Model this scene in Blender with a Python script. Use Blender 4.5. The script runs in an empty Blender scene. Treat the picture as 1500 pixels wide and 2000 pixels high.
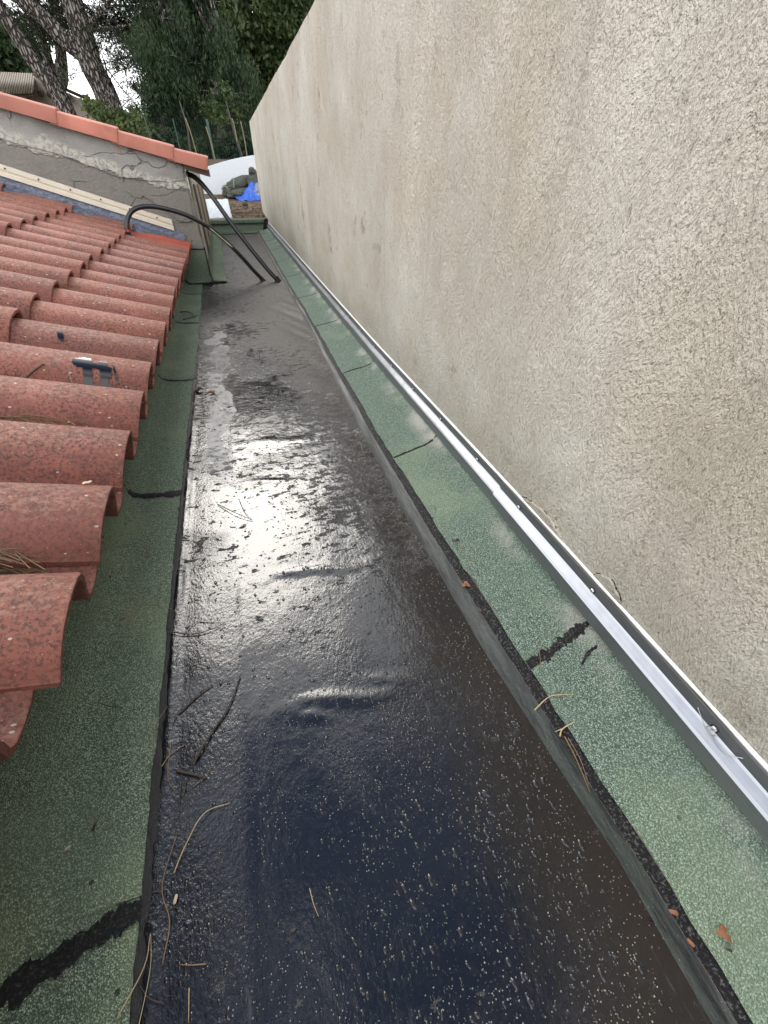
import bpy, bmesh, math, random
import numpy as np
from math import sin, cos, pi, radians, sqrt, atan2
from mathutils import Vector, Matrix, noise

random.seed(7)
rng = np.random.default_rng(11)
SC = bpy.context.scene
COL = SC.collection

# ------------------------------------------------------------------ camera
H = 0.90
FPX = 820.0
PITCH, YAW = radians(39.585), radians(17.035)
fw = Vector((sin(YAW)*cos(PITCH), cos(YAW)*cos(PITCH), -sin(PITCH)))
rt = Vector((cos(YAW), -sin(YAW), 0))
up = rt.cross(fw)
cam = bpy.data.cameras.new('camera')
cam.sensor_fit = 'VERTICAL'
cam.sensor_height = 24
cam.sensor_width = 24
cam.lens = FPX/2000*24
cam.clip_start = 0.02
cam.clip_end = 1500
camo = bpy.data.objects.new('camera', cam)
COL.objects.link(camo)
m = Matrix((rt, up, -fw)).transposed().to_4x4()
m.translation = (0, 0, H)
camo.matrix_world = m
SC.camera = camo

def at(u, v, y):
    """point of the place that lies at distance y along the gutter, seen at photo pixel u, v"""
    d = rt*((u-750)/FPX) + up*((1000-v)/FPX) + fw
    t = y/d.y
    return Vector((d.x*t, y, H+d.z*t))

# ------------------------------------------------------------------ sky, sun, exposure
SUN_EL, SUN_AZ = radians(39), radians(-7)
world = bpy.data.worlds.new('World')
SC.world = world
world.use_nodes = True
nt = world.node_tree
nt.nodes.clear()
def wn(t, **k):
    n = nt.nodes.new(t)
    for a, b in k.items(): setattr(n, a, b)
    return n
def wl(a, b): nt.links.new(a, b)
out = wn('ShaderNodeOutputWorld')
bg = wn('ShaderNodeBackground'); bg.inputs['Strength'].default_value = 0.145
sky = wn('ShaderNodeTexSky', sky_type='NISHITA')
sky.sun_disc = False
sky.sun_elevation = SUN_EL
sky.sun_rotation = SUN_AZ
sky.air_density = 1.0; sky.dust_density = 0.4; sky.ozone_density = 3.0
tc = wn('ShaderNodeTexCoord')
sep = wn('ShaderNodeSeparateXYZ'); wl(tc.outputs['Generated'], sep.inputs[0])
def wmath(op, a, b=None, clamp=False):
    n = wn('ShaderNodeMath', operation=op, use_clamp=clamp)
    for i, x in enumerate((a, b)):
        if x is None: continue
        if isinstance(x, (int, float)): n.inputs[i].default_value = x
        else: wl(x, n.inputs[i])
    return n.outputs[0]
zc = wmath('MAXIMUM', sep.outputs['Z'], 0.0)
den = wmath('ADD', zc, 0.18)
cx = wmath('DIVIDE', sep.outputs['X'], den)
cy = wmath('DIVIDE', sep.outputs['Y'], den)
comb = wn('ShaderNodeCombineXYZ'); wl(cx, comb.inputs[0]); wl(cy, comb.inputs[1]); comb.inputs[2].default_value = 3.1
cn = wn('ShaderNodeTexNoise'); wl(comb.outputs[0], cn.inputs['Vector'])
cn.inputs['Scale'].default_value = 1.15; cn.inputs['Detail'].default_value = 9; cn.inputs['Roughness'].default_value = 0.58
hz = wmath('MULTIPLY', wmath('SUBTRACT', 1.0, zc), 0.85)        # clouds close up towards the horizon
cov = wmath('ADD', cn.outputs['Fac'], hz)
mr = wn('ShaderNodeMapRange', interpolation_type='SMOOTHSTEP'); wl(cov, mr.inputs[0])
mr.inputs[1].default_value = 0.585; mr.inputs[2].default_value = 0.72
mix = wn('ShaderNodeMix', data_type='RGBA'); wl(mr.outputs[0], mix.inputs['Factor'])
wl(sky.outputs[0], mix.inputs['A']); mix.inputs['B'].default_value = (14.0, 14.1, 14.4, 1)
wl(mix.outputs['Result'], bg.inputs['Color']); wl(bg.outputs[0], out.inputs[0])

sun = bpy.data.lights.new('sun', 'SUN')
sun.energy = 1.3
sun.angle = radians(24)
sun.color = (1.0, 0.94, 0.85)
suno = bpy.data.objects.new('sun', sun); COL.objects.link(suno)
sdir = Vector((sin(SUN_AZ)*cos(SUN_EL), cos(SUN_AZ)*cos(SUN_EL), sin(SUN_EL)))
suno.rotation_euler = (-sdir).to_track_quat('-Z', 'Y').to_euler()
suno.location = (0, 5, 12)
vs = SC.view_settings
vs.view_transform = 'Standard'; vs.look = 'None'; vs.gamma = 1; vs.use_curve_mapping = False
vs.exposure = 0.5

# ------------------------------------------------------------------ material helpers
class Mat:
    def __init__(s, name):
        s.m = bpy.data.materials.new(name); s.m.use_nodes = True
        s.t = s.m.node_tree
        s.b = s.t.nodes['Principled BSDF']
        s.geo = s.t.nodes.new('ShaderNodeNewGeometry')
        s.pos = s.geo.outputs['Position']
    def n(s, t, **k):
        n = s.t.nodes.new(t)
        for a, b in k.items(): setattr(n, a, b)
        return n
    def l(s, a, b): s.t.links.new(a, b)
    def put(s, sock, x):
        if x is None: return
        if hasattr(x, 'is_linked') or hasattr(x, 'links'): s.l(x, sock)
        elif isinstance(x, tuple) and len(x) == 3 and sock.type == 'RGBA': sock.default_value = (*x, 1)
        else: sock.default_value = x
    def math(s, op, a, b=None, clamp=False):
        n = s.n('ShaderNodeMath', operation=op, use_clamp=clamp)
        s.put(n.inputs[0], a)
        if b is not None: s.put(n.inputs[1], b)
        return n.outputs[0]
    def scale(s, v, loc=(0,0,0), rot=(0,0,0)):
        n = s.n('ShaderNodeMapping'); s.l(s.pos, n.inputs[0])
        n.inputs['Scale'].default_value = v; n.inputs['Location'].default_value = loc; n.inputs['Rotation'].default_value = rot
        return n.outputs[0]
    def noise(s, scale, detail=4, rough=0.55, vec=None, dist=0.0):
        n = s.n('ShaderNodeTexNoise'); s.l(vec or s.pos, n.inputs['Vector'])
        n.inputs['Scale'].default_value = scale; n.inputs['Detail'].default_value = detail
        n.inputs['Roughness'].default_value = rough; n.inputs['Distortion'].default_value = dist
        return n.outputs['Fac']
    def noisec(s, scale, detail=2, vec=None):
        n = s.n('ShaderNodeTexNoise'); s.l(vec or s.pos, n.inputs['Vector'])
        n.inputs['Scale'].default_value = scale; n.inputs['Detail'].default_value = detail
        return n.outputs['Color']
    def vor(s, scale, feature='F1', vec=None, out='Distance', rnd=1.0):
        n = s.n('ShaderNodeTexVoronoi', feature=feature); s.l(vec or s.pos, n.inputs['Vector'])
        n.inputs['Scale'].default_value = scale; n.inputs['Randomness'].default_value = rnd
        return n.outputs[out]
    def ramp(s, f, lo, hi, a=0.0, b=1.0):
        n = s.n('ShaderNodeMapRange', interpolation_type='SMOOTHSTEP'); s.put(n.inputs[0], f)
        for i, x in enumerate((lo, hi, a, b)): n.inputs[1+i].default_value = x
        return n.outputs[0]
    def mix(s, f, a, b, mode='MIX'):
        n = s.n('ShaderNodeMix', data_type='RGBA', blend_type=mode)
        s.put(n.inputs['Factor'], f); s.put(n.inputs['A'], a); s.put(n.inputs['B'], b)
        return n.outputs['Result']
    def mixf(s, f, a, b):
        n = s.n('ShaderNodeMix', data_type='FLOAT')
        s.put(n.inputs['Factor'], f); s.put(n.inputs['A'], a); s.put(n.inputs['B'], b)
        return n.outputs['Result']
    def sep(s, v=None):
        n = s.n('ShaderNodeSeparateXYZ'); s.l(v or s.pos, n.inputs[0]); return n.outputs
    def vadd(s, a, b, sc=1.0, sub=0.5):
        x = s.n('ShaderNodeVectorMath', operation='SUBTRACT'); s.l(b, x.inputs[0]); x.inputs[1].default_value = (sub,)*3
        y = s.n('ShaderNodeVectorMath', operation='SCALE'); s.l(x.outputs[0], y.inputs[0]); y.inputs['Scale'].default_value = sc
        z = s.n('ShaderNodeVectorMath', operation='ADD'); s.l(a, z.inputs[0]); s.l(y.outputs[0], z.inputs[1])
        return z.outputs[0]
    def bump(s, h, strength=1.0, dist=0.01, prev=None):
        n = s.n('ShaderNodeBump'); s.l(h, n.inputs['Height'])
        n.inputs['Strength'].default_value = strength; n.inputs['Distance'].default_value = dist
        if prev is not None: s.l(prev, n.inputs['Normal'])
        return n.outputs[0]
    def set(s, **k):
        names = dict(color='Base Color', rough='Roughness', metal='Metallic', normal='Normal', ior='IOR', spec='Specular IOR Level',
                     coat='Coat Weight', coatr='Coat Roughness', trans='Transmission Weight', sheen='Sheen Weight')
        for a, x in k.items(): s.put(s.b.inputs[names[a]], x)
        return s.m
    def objrand(s):
        return s.n('ShaderNodeObjectInfo').outputs['Random']

def plain(name, c, rough=0.7, metal=0.0, var=0.25, scale=20, bump=0.0, bscale=60, spec=0.5):
    M = Mat(name)
    f = M.noise(scale, 5)
    col = M.mix(f, tuple(x*(1-var) for x in c), tuple(min(1, x*(1+var)) for x in c))
    nrm = M.bump(M.noise(bscale, 5), 0.6, bump) if bump else None
    return M.set(color=col, rough=rough, metal=metal, normal=nrm, spec=spec)

# --- wet black bitumen
def mat_floor():
    M = Mat('wet_black_bitumen')
    X, Y, Z = M.sep()
    dirt = M.noise(2.2, 6, 0.6)
    brown = M.ramp(M.math('ADD', M.math('MULTIPLY', X, 0.9), dirt), 0.55, 0.95)
    col = M.mix(brown, (0.006, 0.0065, 0.008), (0.014, 0.0105, 0.009))
    fine = M.noise(60, 4, 0.6)
    col = M.mix(M.ramp(fine, 0.5, 0.8, 0, 0.4), col, (0.030, 0.028, 0.027))
    far = M.ramp(Y, 1.5, 3.6)
    wv = M.vadd(M.pos, M.noisec(4, 3), 0.22)
    xw, yw, zw = M.sep(wv)
    # dried grey film: a shape of its own beside the lap
    lane = M.math('SUBTRACT', 1.0, M.ramp(M.math('ABSOLUTE', M.math('ADD', xw, 0.215)), 0.040, 0.052))
    yl = M.math('MULTIPLY', M.ramp(yw, 1.30, 1.6), M.math('SUBTRACT', 1.0, M.ramp(yw, 3.3, 3.7)))
    film = M.math('MULTIPLY', M.math('MULTIPLY', lane, yl), M.ramp(M.noise(7, 3), 0.43, 0.47))
    col = M.mix(M.math('MULTIPLY', film, 0.8), col, (0.105, 0.112, 0.118))
    scr = M.noise(1, 8, 0.72, M.scale((20, 34, 20)))
    side = M.ramp(X, -0.05, 0.30)
    broad = M.math('MULTIPLY', M.math('SUBTRACT', M.noise(2.6, 4), 0.5), 0.35)
    right = M.math('MULTIPLY', M.math('MULTIPLY', side, M.ramp(Y, 0.35, 1.1)), 0.085)
    dryness = M.math('ADD', M.math('ADD', M.math('ADD', scr, M.math('MULTIPLY', far, 0.115)), M.math('ADD', right, broad)), M.ramp(Y, 0.35, 1.2, -0.07, 0.0))
    scm = M.ramp(dryness, 0.565, 0.625)
    col = M.mix(M.math('MULTIPLY', scm, M.math('MULTIPLY', far, 0.85)), col, M.mix(M.noise(70, 4, 0.7), (0.010, 0.0085, 0.007), (0.066, 0.057, 0.047)))
    sp = M.vor(150)
    keep = M.ramp(M.noise(9, 3), 0.42, 0.62)
    spk = M.math('MULTIPLY', M.math('LESS_THAN', sp, 0.15), keep)
    col = M.mix(M.math('MULTIPLY', spk, 0.65), col, (0.30, 0.30, 0.26))
    scuff = M.math('MULTIPLY', M.ramp(M.noise(1, 6, 0.72, M.scale((40, 7, 40), rot=(0, 0, -0.12))), 0.57, 0.70), M.ramp(M.noise(3, 2), 0.45, 0.6))
    col = M.mix(M.math('MULTIPLY', scuff, 0.30), col, (0.11, 0.105, 0.10))
    wet = M.ramp(M.noise(3.3, 5, 0.6), 0.40, 0.60)
    lapx = M.ramp(X, -0.19, -0.15)
    rough = M.mixf(wet, M.mixf(lapx, 0.11, 0.085), M.mixf(lapx, 0.06, 0.025))
    rough = M.mixf(scm, rough, 0.46)
    spl = M.mixf(scm, 0.5, 0.22)
    rough = M.mixf(film, rough, 0.42)
    rough = M.mixf(M.math('MULTIPLY', scuff, 0.6), rough, 0.5)
    h1 = M.noise(1, 5, 0.6, M.scale((34, 24, 34)))
    h2 = M.noise(1, 4, 0.6, M.scale((150, 105, 150)))
    b = M.bump(h1, 0.09, 0.016)
    left = M.math('MULTIPLY', M.math('SUBTRACT', 1.0, lapx), 0.24)
    patch = M.math('MULTIPLY', M.ramp(M.noise(2.6, 3), 0.46, 0.62), 0.42)
    hb = M.math('MULTIPLY', h2, M.math('ADD', M.math('ADD', left, patch), M.math('ADD', 0.10, M.math('MULTIPLY', far, 0.45))))
    b = M.bump(hb, 0.5, 0.006, b)
    b = M.bump(M.math('MULTIPLY', scm, -1.0), 0.35, 0.004, b)
    return M.set(color=col, rough=rough, normal=b, ior=1.56, spec=spl)

def mat_tar(name='black_tar', rough=0.22, grain=0.4):
    M = Mat(name)
    sp = M.vor(190)
    c = M.mix(M.math('MULTIPLY', M.ramp(M.noise(210, 4, 0.7), 0.50, 0.66), grain), (0.006, 0.006, 0.007), (0.13, 0.125, 0.125))
    b = M.bump(M.noise(220, 4, 0.7), 0.8, 0.005)
    return M.set(color=c, rough=rough, normal=b, ior=1.5, spec=0.5 if rough < .2 else 0.22)

def mat_cant():
    M = Mat('grey_green_bitumen')
    n = M.noise(1, 5, 0.6, M.scale((30, 4, 30)))
    c = M.mix(n, (0.008, 0.010, 0.009), (0.042, 0.052, 0.042))
    X, Y, Z = M.sep()
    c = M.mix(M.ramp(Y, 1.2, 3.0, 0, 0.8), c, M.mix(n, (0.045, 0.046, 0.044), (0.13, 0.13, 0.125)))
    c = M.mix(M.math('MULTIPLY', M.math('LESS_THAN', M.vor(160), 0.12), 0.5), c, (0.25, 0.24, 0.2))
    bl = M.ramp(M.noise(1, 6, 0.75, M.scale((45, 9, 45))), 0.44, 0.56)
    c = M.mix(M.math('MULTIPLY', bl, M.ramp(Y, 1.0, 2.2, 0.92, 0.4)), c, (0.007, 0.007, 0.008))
    c = M.mix(M.ramp(M.noise(1, 4, 0.6, M.scale((160, 3, 160))), 0.62, 0.70, 0, 0.4), c, (0.14, 0.145, 0.14))
    b = M.bump(n, 0.4, 0.008)
    b = M.bump(M.noise(90, 4), 0.3, 0.004, b)
    return M.set(color=c, rough=0.5, normal=b)

def mat_felt(name, dark, mid, pale, chalk=False):
    M = Mat(name)
    cell = M.vor(430, out='Color'); cs = M.sep(cell)[0]
    d = M.vor(430)
    c = M.mix(M.ramp(cs, 0.1, 0.75), dark, mid)
    c = M.mix(M.ramp(cs, 0.80, 0.93), c, pale)
    c = M.mix(M.ramp(d, 0.35, 0.62, 0, 0.8), c, tuple(x*0.22 for x in dark))
    blot = M.noise(5, 5, 0.6)
    c = M.mix(M.ramp(blot, 0.35, 0.7, 0.0, 0.38), c, tuple(x*0.5 for x in mid))
    yel = M.noise(3.1, 3)
    c = M.mix(M.ramp(yel, 0.5, 0.7, 0, 0.3), c, (mid[0]*1.0, mid[1]*0.92, mid[2]*0.72))
    if chalk:
        X, Y, Z = M.sep()
        near = M.ramp(X, 0.545, 0.63)
        k = M.math('MULTIPLY', near, M.ramp(M.noise(3.6, 5, 0.65), 0.46, 0.66))
        c = M.mix(M.math('MULTIPLY', k, 0.75), c, (0.50, 0.47, 0.42))
    spot = M.math('MULTIPLY', M.math('LESS_THAN', M.vor(16), 0.07), 0.8)
    c = M.mix(M.math('MULTIPLY', spot, M.ramp(M.noise(2.4, 2), 0.5, 0.6)), c, (0.012, 0.012, 0.012))
    b = M.bump(d, 0.9, -0.004)
    return M.set(color=c, rough=0.85, normal=b, spec=0.3)

def mat_stucco():
    M = Mat('cream_stucco')
    big = M.noisec(1.1, 2)
    wv = M.vadd(M.pos, big, 0.30)
    wv = M.vadd(wv, M.noisec(7, 2), 0.035)
    def aniso(sc, rot, det=3):
        mp = M.n('ShaderNodeMapping'); M.l(wv, mp.inputs[0]); mp.inputs['Scale'].default_value = sc; mp.inputs['Rotation'].default_value = (rot, 0, 0)
        return M.noise(1, det, 0.6, mp.outputs[0])
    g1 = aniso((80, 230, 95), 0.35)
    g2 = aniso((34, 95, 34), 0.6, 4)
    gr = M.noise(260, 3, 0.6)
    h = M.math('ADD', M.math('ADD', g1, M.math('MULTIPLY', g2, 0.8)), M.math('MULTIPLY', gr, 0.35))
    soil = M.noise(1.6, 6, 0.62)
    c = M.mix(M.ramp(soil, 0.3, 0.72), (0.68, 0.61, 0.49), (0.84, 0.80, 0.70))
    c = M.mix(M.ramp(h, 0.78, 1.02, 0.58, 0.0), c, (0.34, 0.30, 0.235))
    st = M.noise(1, 6, 0.65, M.scale((10, 22, 1.6)))
    c = M.mix(M.ramp(st, 0.57, 0.80, 0, 0.45), c, (0.27, 0.235, 0.18))
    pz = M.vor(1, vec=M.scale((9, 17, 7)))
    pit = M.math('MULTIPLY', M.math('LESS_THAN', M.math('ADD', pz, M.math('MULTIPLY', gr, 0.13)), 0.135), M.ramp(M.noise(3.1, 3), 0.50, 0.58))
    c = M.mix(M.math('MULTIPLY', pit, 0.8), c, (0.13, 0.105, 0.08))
    rust = M.math('MULTIPLY', M.ramp(M.noise(3.7, 6, 0.75), 0.575, 0.72), 0.6)
    c = M.mix(rust, c, (0.25, 0.19, 0.135))
    band = M.math('MULTIPLY', M.ramp(M.math('ADD', M.sep()[2], M.math('MULTIPLY', M.noise(5, 5), -0.22)), 0.05, 0.26, 1, 0), 0.32)
    c = M.mix(band, c, (0.36, 0.32, 0.25))
    b = M.bump(M.noise(5, 4, 0.6, wv), 0.5, 0.03)
    b = M.bump(h, 1.0, 0.024, b)
    b = M.bump(pit, 0.8, -0.012, b)
    return M.set(color=c, rough=0.92, normal=b, spec=0.2)

def mat_tile(name, base, dark, fresh=False):
    M = Mat(name)
    r = M.objrand()
    v = M.noise(7, 5, 0.6)
    c = M.mix(M.ramp(v, 0.3, 0.7), tuple(x*0.8 for x in base), tuple(x*1.15 for x in base))
    c = M.mix(M.ramp(r, 0.0, 1.0, 0.0, 0.62), c, (base[0]*0.66, base[1]*0.72, base[2]*0.78))
    c = M.mix(M.ramp(M.math('FRACT', M.math('MULTIPLY', r, 7.3)), 0.45, 1.0, 0.0, 0.45), c, (base[0]*1.22, base[1]*1.22, base[2]*1.12))
    if not fresh:
        sp = M.noise(135, 4, 0.75)
        cl = M.ramp(M.noise(6, 4, 0.65), 0.35, 0.65)
        c = M.mix(M.math('MULTIPLY', M.ramp(sp, 0.46, 0.60), M.math('ADD', 0.48, M.math('MULTIPLY', cl, 0.48))), c, dark)
        run = M.math('MULTIPLY', M.ramp(M.noise(1, 5, 0.7, M.scale((9, 26, 9))), 0.52, 0.68), 0.55)
        c = M.mix(run, c, (0.11, 0.062, 0.05))
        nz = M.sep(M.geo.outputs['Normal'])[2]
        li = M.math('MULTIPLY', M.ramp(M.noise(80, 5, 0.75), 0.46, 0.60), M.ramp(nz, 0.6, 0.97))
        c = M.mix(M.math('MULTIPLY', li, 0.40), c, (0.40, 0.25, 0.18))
        d1 = M.vor(1, vec=M.scale((26, 42, 42)))
        dr = M.math('MULTIPLY', M.math('LESS_THAN', d1, 0.10), M.ramp(M.noise(8, 2), 0.45, 0.55))
        c = M.mix(M.math('MULTIPLY', dr, 0.75), c, (0.55, 0.50, 0.46))
        d2 = M.vor(70)
        c = M.mix(M.math('MULTIPLY', M.math('LESS_THAN', d2, 0.085), 0.5), c, (0.5, 0.42, 0.38))
        b = M.bump(sp, 0.45, 0.004)
    else:
        b = M.bump(M.noise(180, 3), 0.25, 0.002)
    return M.set(color=c, rough=0.72, normal=b, spec=0.3)

def mat_oldrender():
    M = Mat('old_grey_render')
    X, Y, Z = M.sep()
    w = M.noise(2.4, 6, 0.65); w2 = M.noise(9, 5, 0.6)
    c = M.mix(M.ramp(w, 0.32, 0.68), (0.17, 0.165, 0.15), (0.30, 0.295, 0.275))
    c = M.mix(M.ramp(w2, 0.45, 0.75, 0, 0.5), c, (0.32, 0.31, 0.28))
    # band along the rake: lower part bare brown-grey mortar, with a pale flaked margin
    hgt = M.math('ADD', Z, M.math('MULTIPLY', X, 0.315))
    hh = M.math('ADD', hgt, M.math('MULTIPLY', M.math('SUBTRACT', w, 0.5), 0.42))
    low = M.ramp(hh, 0.585, 0.60, 1, 0)
    pale = M.math('MULTIPLY', M.ramp(hh, 0.565, 0.62), M.ramp(hh, 0.655, 0.70, 1, 0))
    c = M.mix(M.math('MULTIPLY', pale, M.ramp(M.noise(34, 4, 0.7), 0.38, 0.58)), c, (0.46, 0.44, 0.38))
    c = M.mix(M.math('MULTIPLY', low, 0.8), c, M.mix(M.noise(40, 5, .7), (0.12, 0.11, 0.092), (0.26, 0.245, 0.215)))
    crk = M.n('ShaderNodeTexVoronoi', feature='DISTANCE_TO_EDGE'); M.l(M.vadd(M.scale((1.4, 1, 4.2), rot=(0, 0.3, 0)), M.noisec(7, 4), 0.35), crk.inputs['Vector']); crk.inputs['Scale'].default_value = 1.0
    ck = M.math('MULTIPLY', M.ramp(crk.outputs['Distance'], 0.002, 0.010, 1, 0), M.ramp(M.noise(3, 3), 0.46, 0.54))
    c = M.mix(M.math('MULTIPLY', ck, 0.6), c, (0.06, 0.052, 0.045))
    h = M.math('ADD', M.math('ADD', M.noise(60, 5, 0.7), M.math('MULTIPLY', low, -1.2)), M.math('MULTIPLY', ck, -1.0))
    return M.set(color=c, rough=0.95, normal=M.bump(h, 0.8, 0.012), spec=0.2)

def mat_alu():
    M = Mat('brushed_aluminium')
    n = M.noise(1, 4, 0.6, M.scale((120, 1.5, 300)))
    w = M.noise(3, 4)
    c = M.mix(n, (0.27, 0.28, 0.30), (0.40, 0.415, 0.44))
    dirt = M.ramp(M.noise(14, 5, 0.7), 0.58, 0.75, 0, 0.35)
    c = M.mix(dirt, c, (0.42, 0.41, 0.38))
    return M.set(color=c, rough=M.mixf(w, 0.26, 0.44), metal=0.95, normal=M.bump(n, 0.10, 0.002, M.bump(M.noise(9, 3), 0.25, 0.012)))

def mat_bark():
    M = Mat('pine_bark')
    v = M.n('ShaderNodeTexVoronoi', feature='DISTANCE_TO_EDGE')
    M.l(M.vadd(M.scale((17, 17, 5)), M.noisec(5, 3), 0.9), v.inputs['Vector']); v.inputs['Scale'].default_value = 1
    e = M.ramp(v.outputs['Distance'], 0.02, 0.22)
    c = M.mix(e, (0.030, 0.025, 0.022), M.mix(M.noise(12, 4), (0.17, 0.155, 0.135), (0.33, 0.30, 0.27)))
    return M.set(color=c, rough=0.95, normal=M.bump(e, 1.0, 0.06), spec=0.1)

def mat_leaf(name, a, b, sc=1.4):
    M = Mat(name)
    f = M.noise(sc, 3, 0.6); g = M.noise(9, 2)
    c = M.mix(M.ramp(f, 0.34, 0.66), a, b)
    c = M.mix(M.ramp(g, 0.4, 0.8, 0, 0.5), c, tuple(x*0.55 for x in a))
    tr = M.n('ShaderNodeBsdfTranslucent'); M.l(c, tr.inputs[0])
    ms = M.n('ShaderNodeMixShader'); ms.inputs[0].default_value = 0.3
    M.set(color=c, rough=0.55, spec=0.3)
    M.l(M.b.outputs[0], ms.inputs[1]); M.l(tr.outputs[0], ms.inputs[2])
    M.l(ms.outputs[0], M.t.nodes['Material Output'].inputs[0])
    return M.m

def mat_lead():
    M = Mat('grey_blue_lead')
    n = M.noise(1, 6, 0.75, M.scale((26, 26, 60), rot=(0, .34, 0)))
    c = M.mix(M.ramp(n, 0.4, 0.6), (0.055, 0.065, 0.095), (0.14, 0.155, 0.20))
    c = M.mix(M.ramp(M.noise(46, 5, 0.75), 0.58, 0.68, 0, 0.8), c, (0.42, 0.44, 0.48))
    return M.set(color=c, rough=0.5, metal=0.1, normal=M.bump(n, 0.6, 0.01))
MT = dict(
    floor=mat_floor(), tar=mat_tar('black_tar', 0.45, 0.3), tarwet=mat_tar('glossy_tar', 0.12, 0.05), tardry=mat_tar('gritty_tar', 0.6, 0.7), cant=mat_cant(),
    felt_l=mat_felt('dark_green_mineral_felt', (0.125, 0.175, 0.115), (0.300, 0.385, 0.272), (0.47, 0.56, 0.45)),
    felt_r=mat_felt('green_mineral_felt', (0.130, 0.185, 0.140), (0.300, 0.405, 0.315), (0.46, 0.56, 0.475), True),
    stucco=mat_stucco(), tile=mat_tile('weathered_terracotta', (0.27, 0.100, 0.072), (0.050, 0.036, 0.033)),
    tilenew=mat_tile('new_terracotta', (0.41, 0.158, 0.112), (0.1, 0.05, 0.04), True),
    tileold=mat_tile('old_roman_tile', (0.12, 0.095, 0.06), (0.035, 0.04, 0.025)),
    oldrender=mat_oldrender(), alu=mat_alu(), bark=mat_bark(),
    steel=plain('zinc_screw', (0.45, 0.45, 0.46), 0.35, 0.9), rubber=plain('dark_washer', (0.02, 0.02, 0.02), 0.6),
    mastic=plain('white_mastic', (0.72, 0.72, 0.70), 0.45, bump=0.003), cream=plain('cream_painted_metal', (0.62, 0.56, 0.45), 0.5, var=0.12, scale=9),
    lead=mat_lead(),
    pipe=plain('black_polyethylene', (0.010, 0.010, 0.012), 0.30, var=0.4), 
    white=plain('white_roughcast', (0.56, 0.59, 0.62), 0.9, var=0.08, bump=0.004, bscale=90),
    wood=plain('weathered_plank', (0.30, 0.22, 0.14), 0.8, var=0.4, scale=16), darkwood=plain('dark_timber', (0.055, 0.035, 0.024), 0.8, var=0.4),
    blackvoid=plain('dark_recess', (0.015, 0.013, 0.011), 0.9),
    earth=None, tarp=plain('blue_tarpaulin', (0.030, 0.105, 0.46), 0.42, var=0.35, scale=14), bag=plain('olive_sack', (0.055, 0.06, 0.045), 0.75, var=0.4, scale=12, bump=0.01, bscale=30),
    strap=plain('grey_webbing', (0.22, 0.23, 0.22), 0.8),
    needle=plain('dry_pine_needle', (0.20, 0.13, 0.07), 0.7, var=0.4, scale=40), twig=plain('dark_twig', (0.055, 0.038, 0.027), 0.85, var=0.5, scale=60, bump=0.004, bscale=200),
    paletwig=plain('pale_straw', (0.42, 0.32, 0.18), 0.7), leafdry=plain('dry_brown_leaf', (0.21, 0.085, 0.035), 0.7, var=0.4, scale=90),
    leafdark=plain('rotten_leaf', (0.030, 0.022, 0.018), 0.6), leafpale=plain('bleached_leaf', (0.45, 0.38, 0.28), 0.8),
    post=plain('green_coated_post', (0.022, 0.07, 0.052), 0.5), mesh=plain('green_wire', (0.015, 0.04, 0.028), 0.6), cane=plain('bamboo_cane', (0.19, 0.15, 0.085), 0.7),
    rockp=plain('grey_trunk', (0.062, 0.058, 0.052), 0.9, var=.5), housew=plain('pale_house_render', (0.46, 0.41, 0.34), 0.9, var=0.1),
    graingrey=plain('mineral_granule', (0.34, 0.34, 0.29), 0.8, var=0.5, scale=70),
)
def mat_earth():
    M = Mat('leafy_earth')
    n = M.noise(7, 6, 0.65)
    c = M.mix(M.ramp(n, 0.3, 0.7), (0.07, 0.048, 0.033), (0.19, 0.14, 0.10))
    c = M.mix(M.math('LESS_THAN', M.vor(17), 0.17), c, (0.34, 0.27, 0.20))
    c = M.mix(M.math('LESS_THAN', M.vor(11), 0.14), c, (0.04, 0.03, 0.022))
    return M.set(color=c, rough=0.95, normal=M.bump(M.noise(25, 6, 0.7), 1.0, 0.05), spec=0.1)
MT['earth'] = mat_earth()
M = Mat('fresh_tar'); MT['tarfresh'] = M.set(color=(0.006, 0.006, 0.008), rough=0.14, ior=1.5)
M = Mat('rain_drop'); MT['drop'] = M.set(color=(0.014, 0.015, 0.018), rough=0.02, ior=1.5)
MT['leaf_pine'] = mat_leaf('pine_needles', (0.020, 0.034, 0.018), (0.058, 0.080, 0.036))
MT['leaf_dark'] = mat_leaf('dark_evergreen', (0.018, 0.036, 0.014), (0.046, 0.080, 0.031))
MT['leaf_broad'] = mat_leaf('broad_green', (0.028, 0.052, 0.018), (0.085, 0.120, 0.040))
MT['leaf_light'] = mat_leaf('yellow_green', (0.055, 0.085, 0.025), (0.13, 0.155, 0.05))

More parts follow.
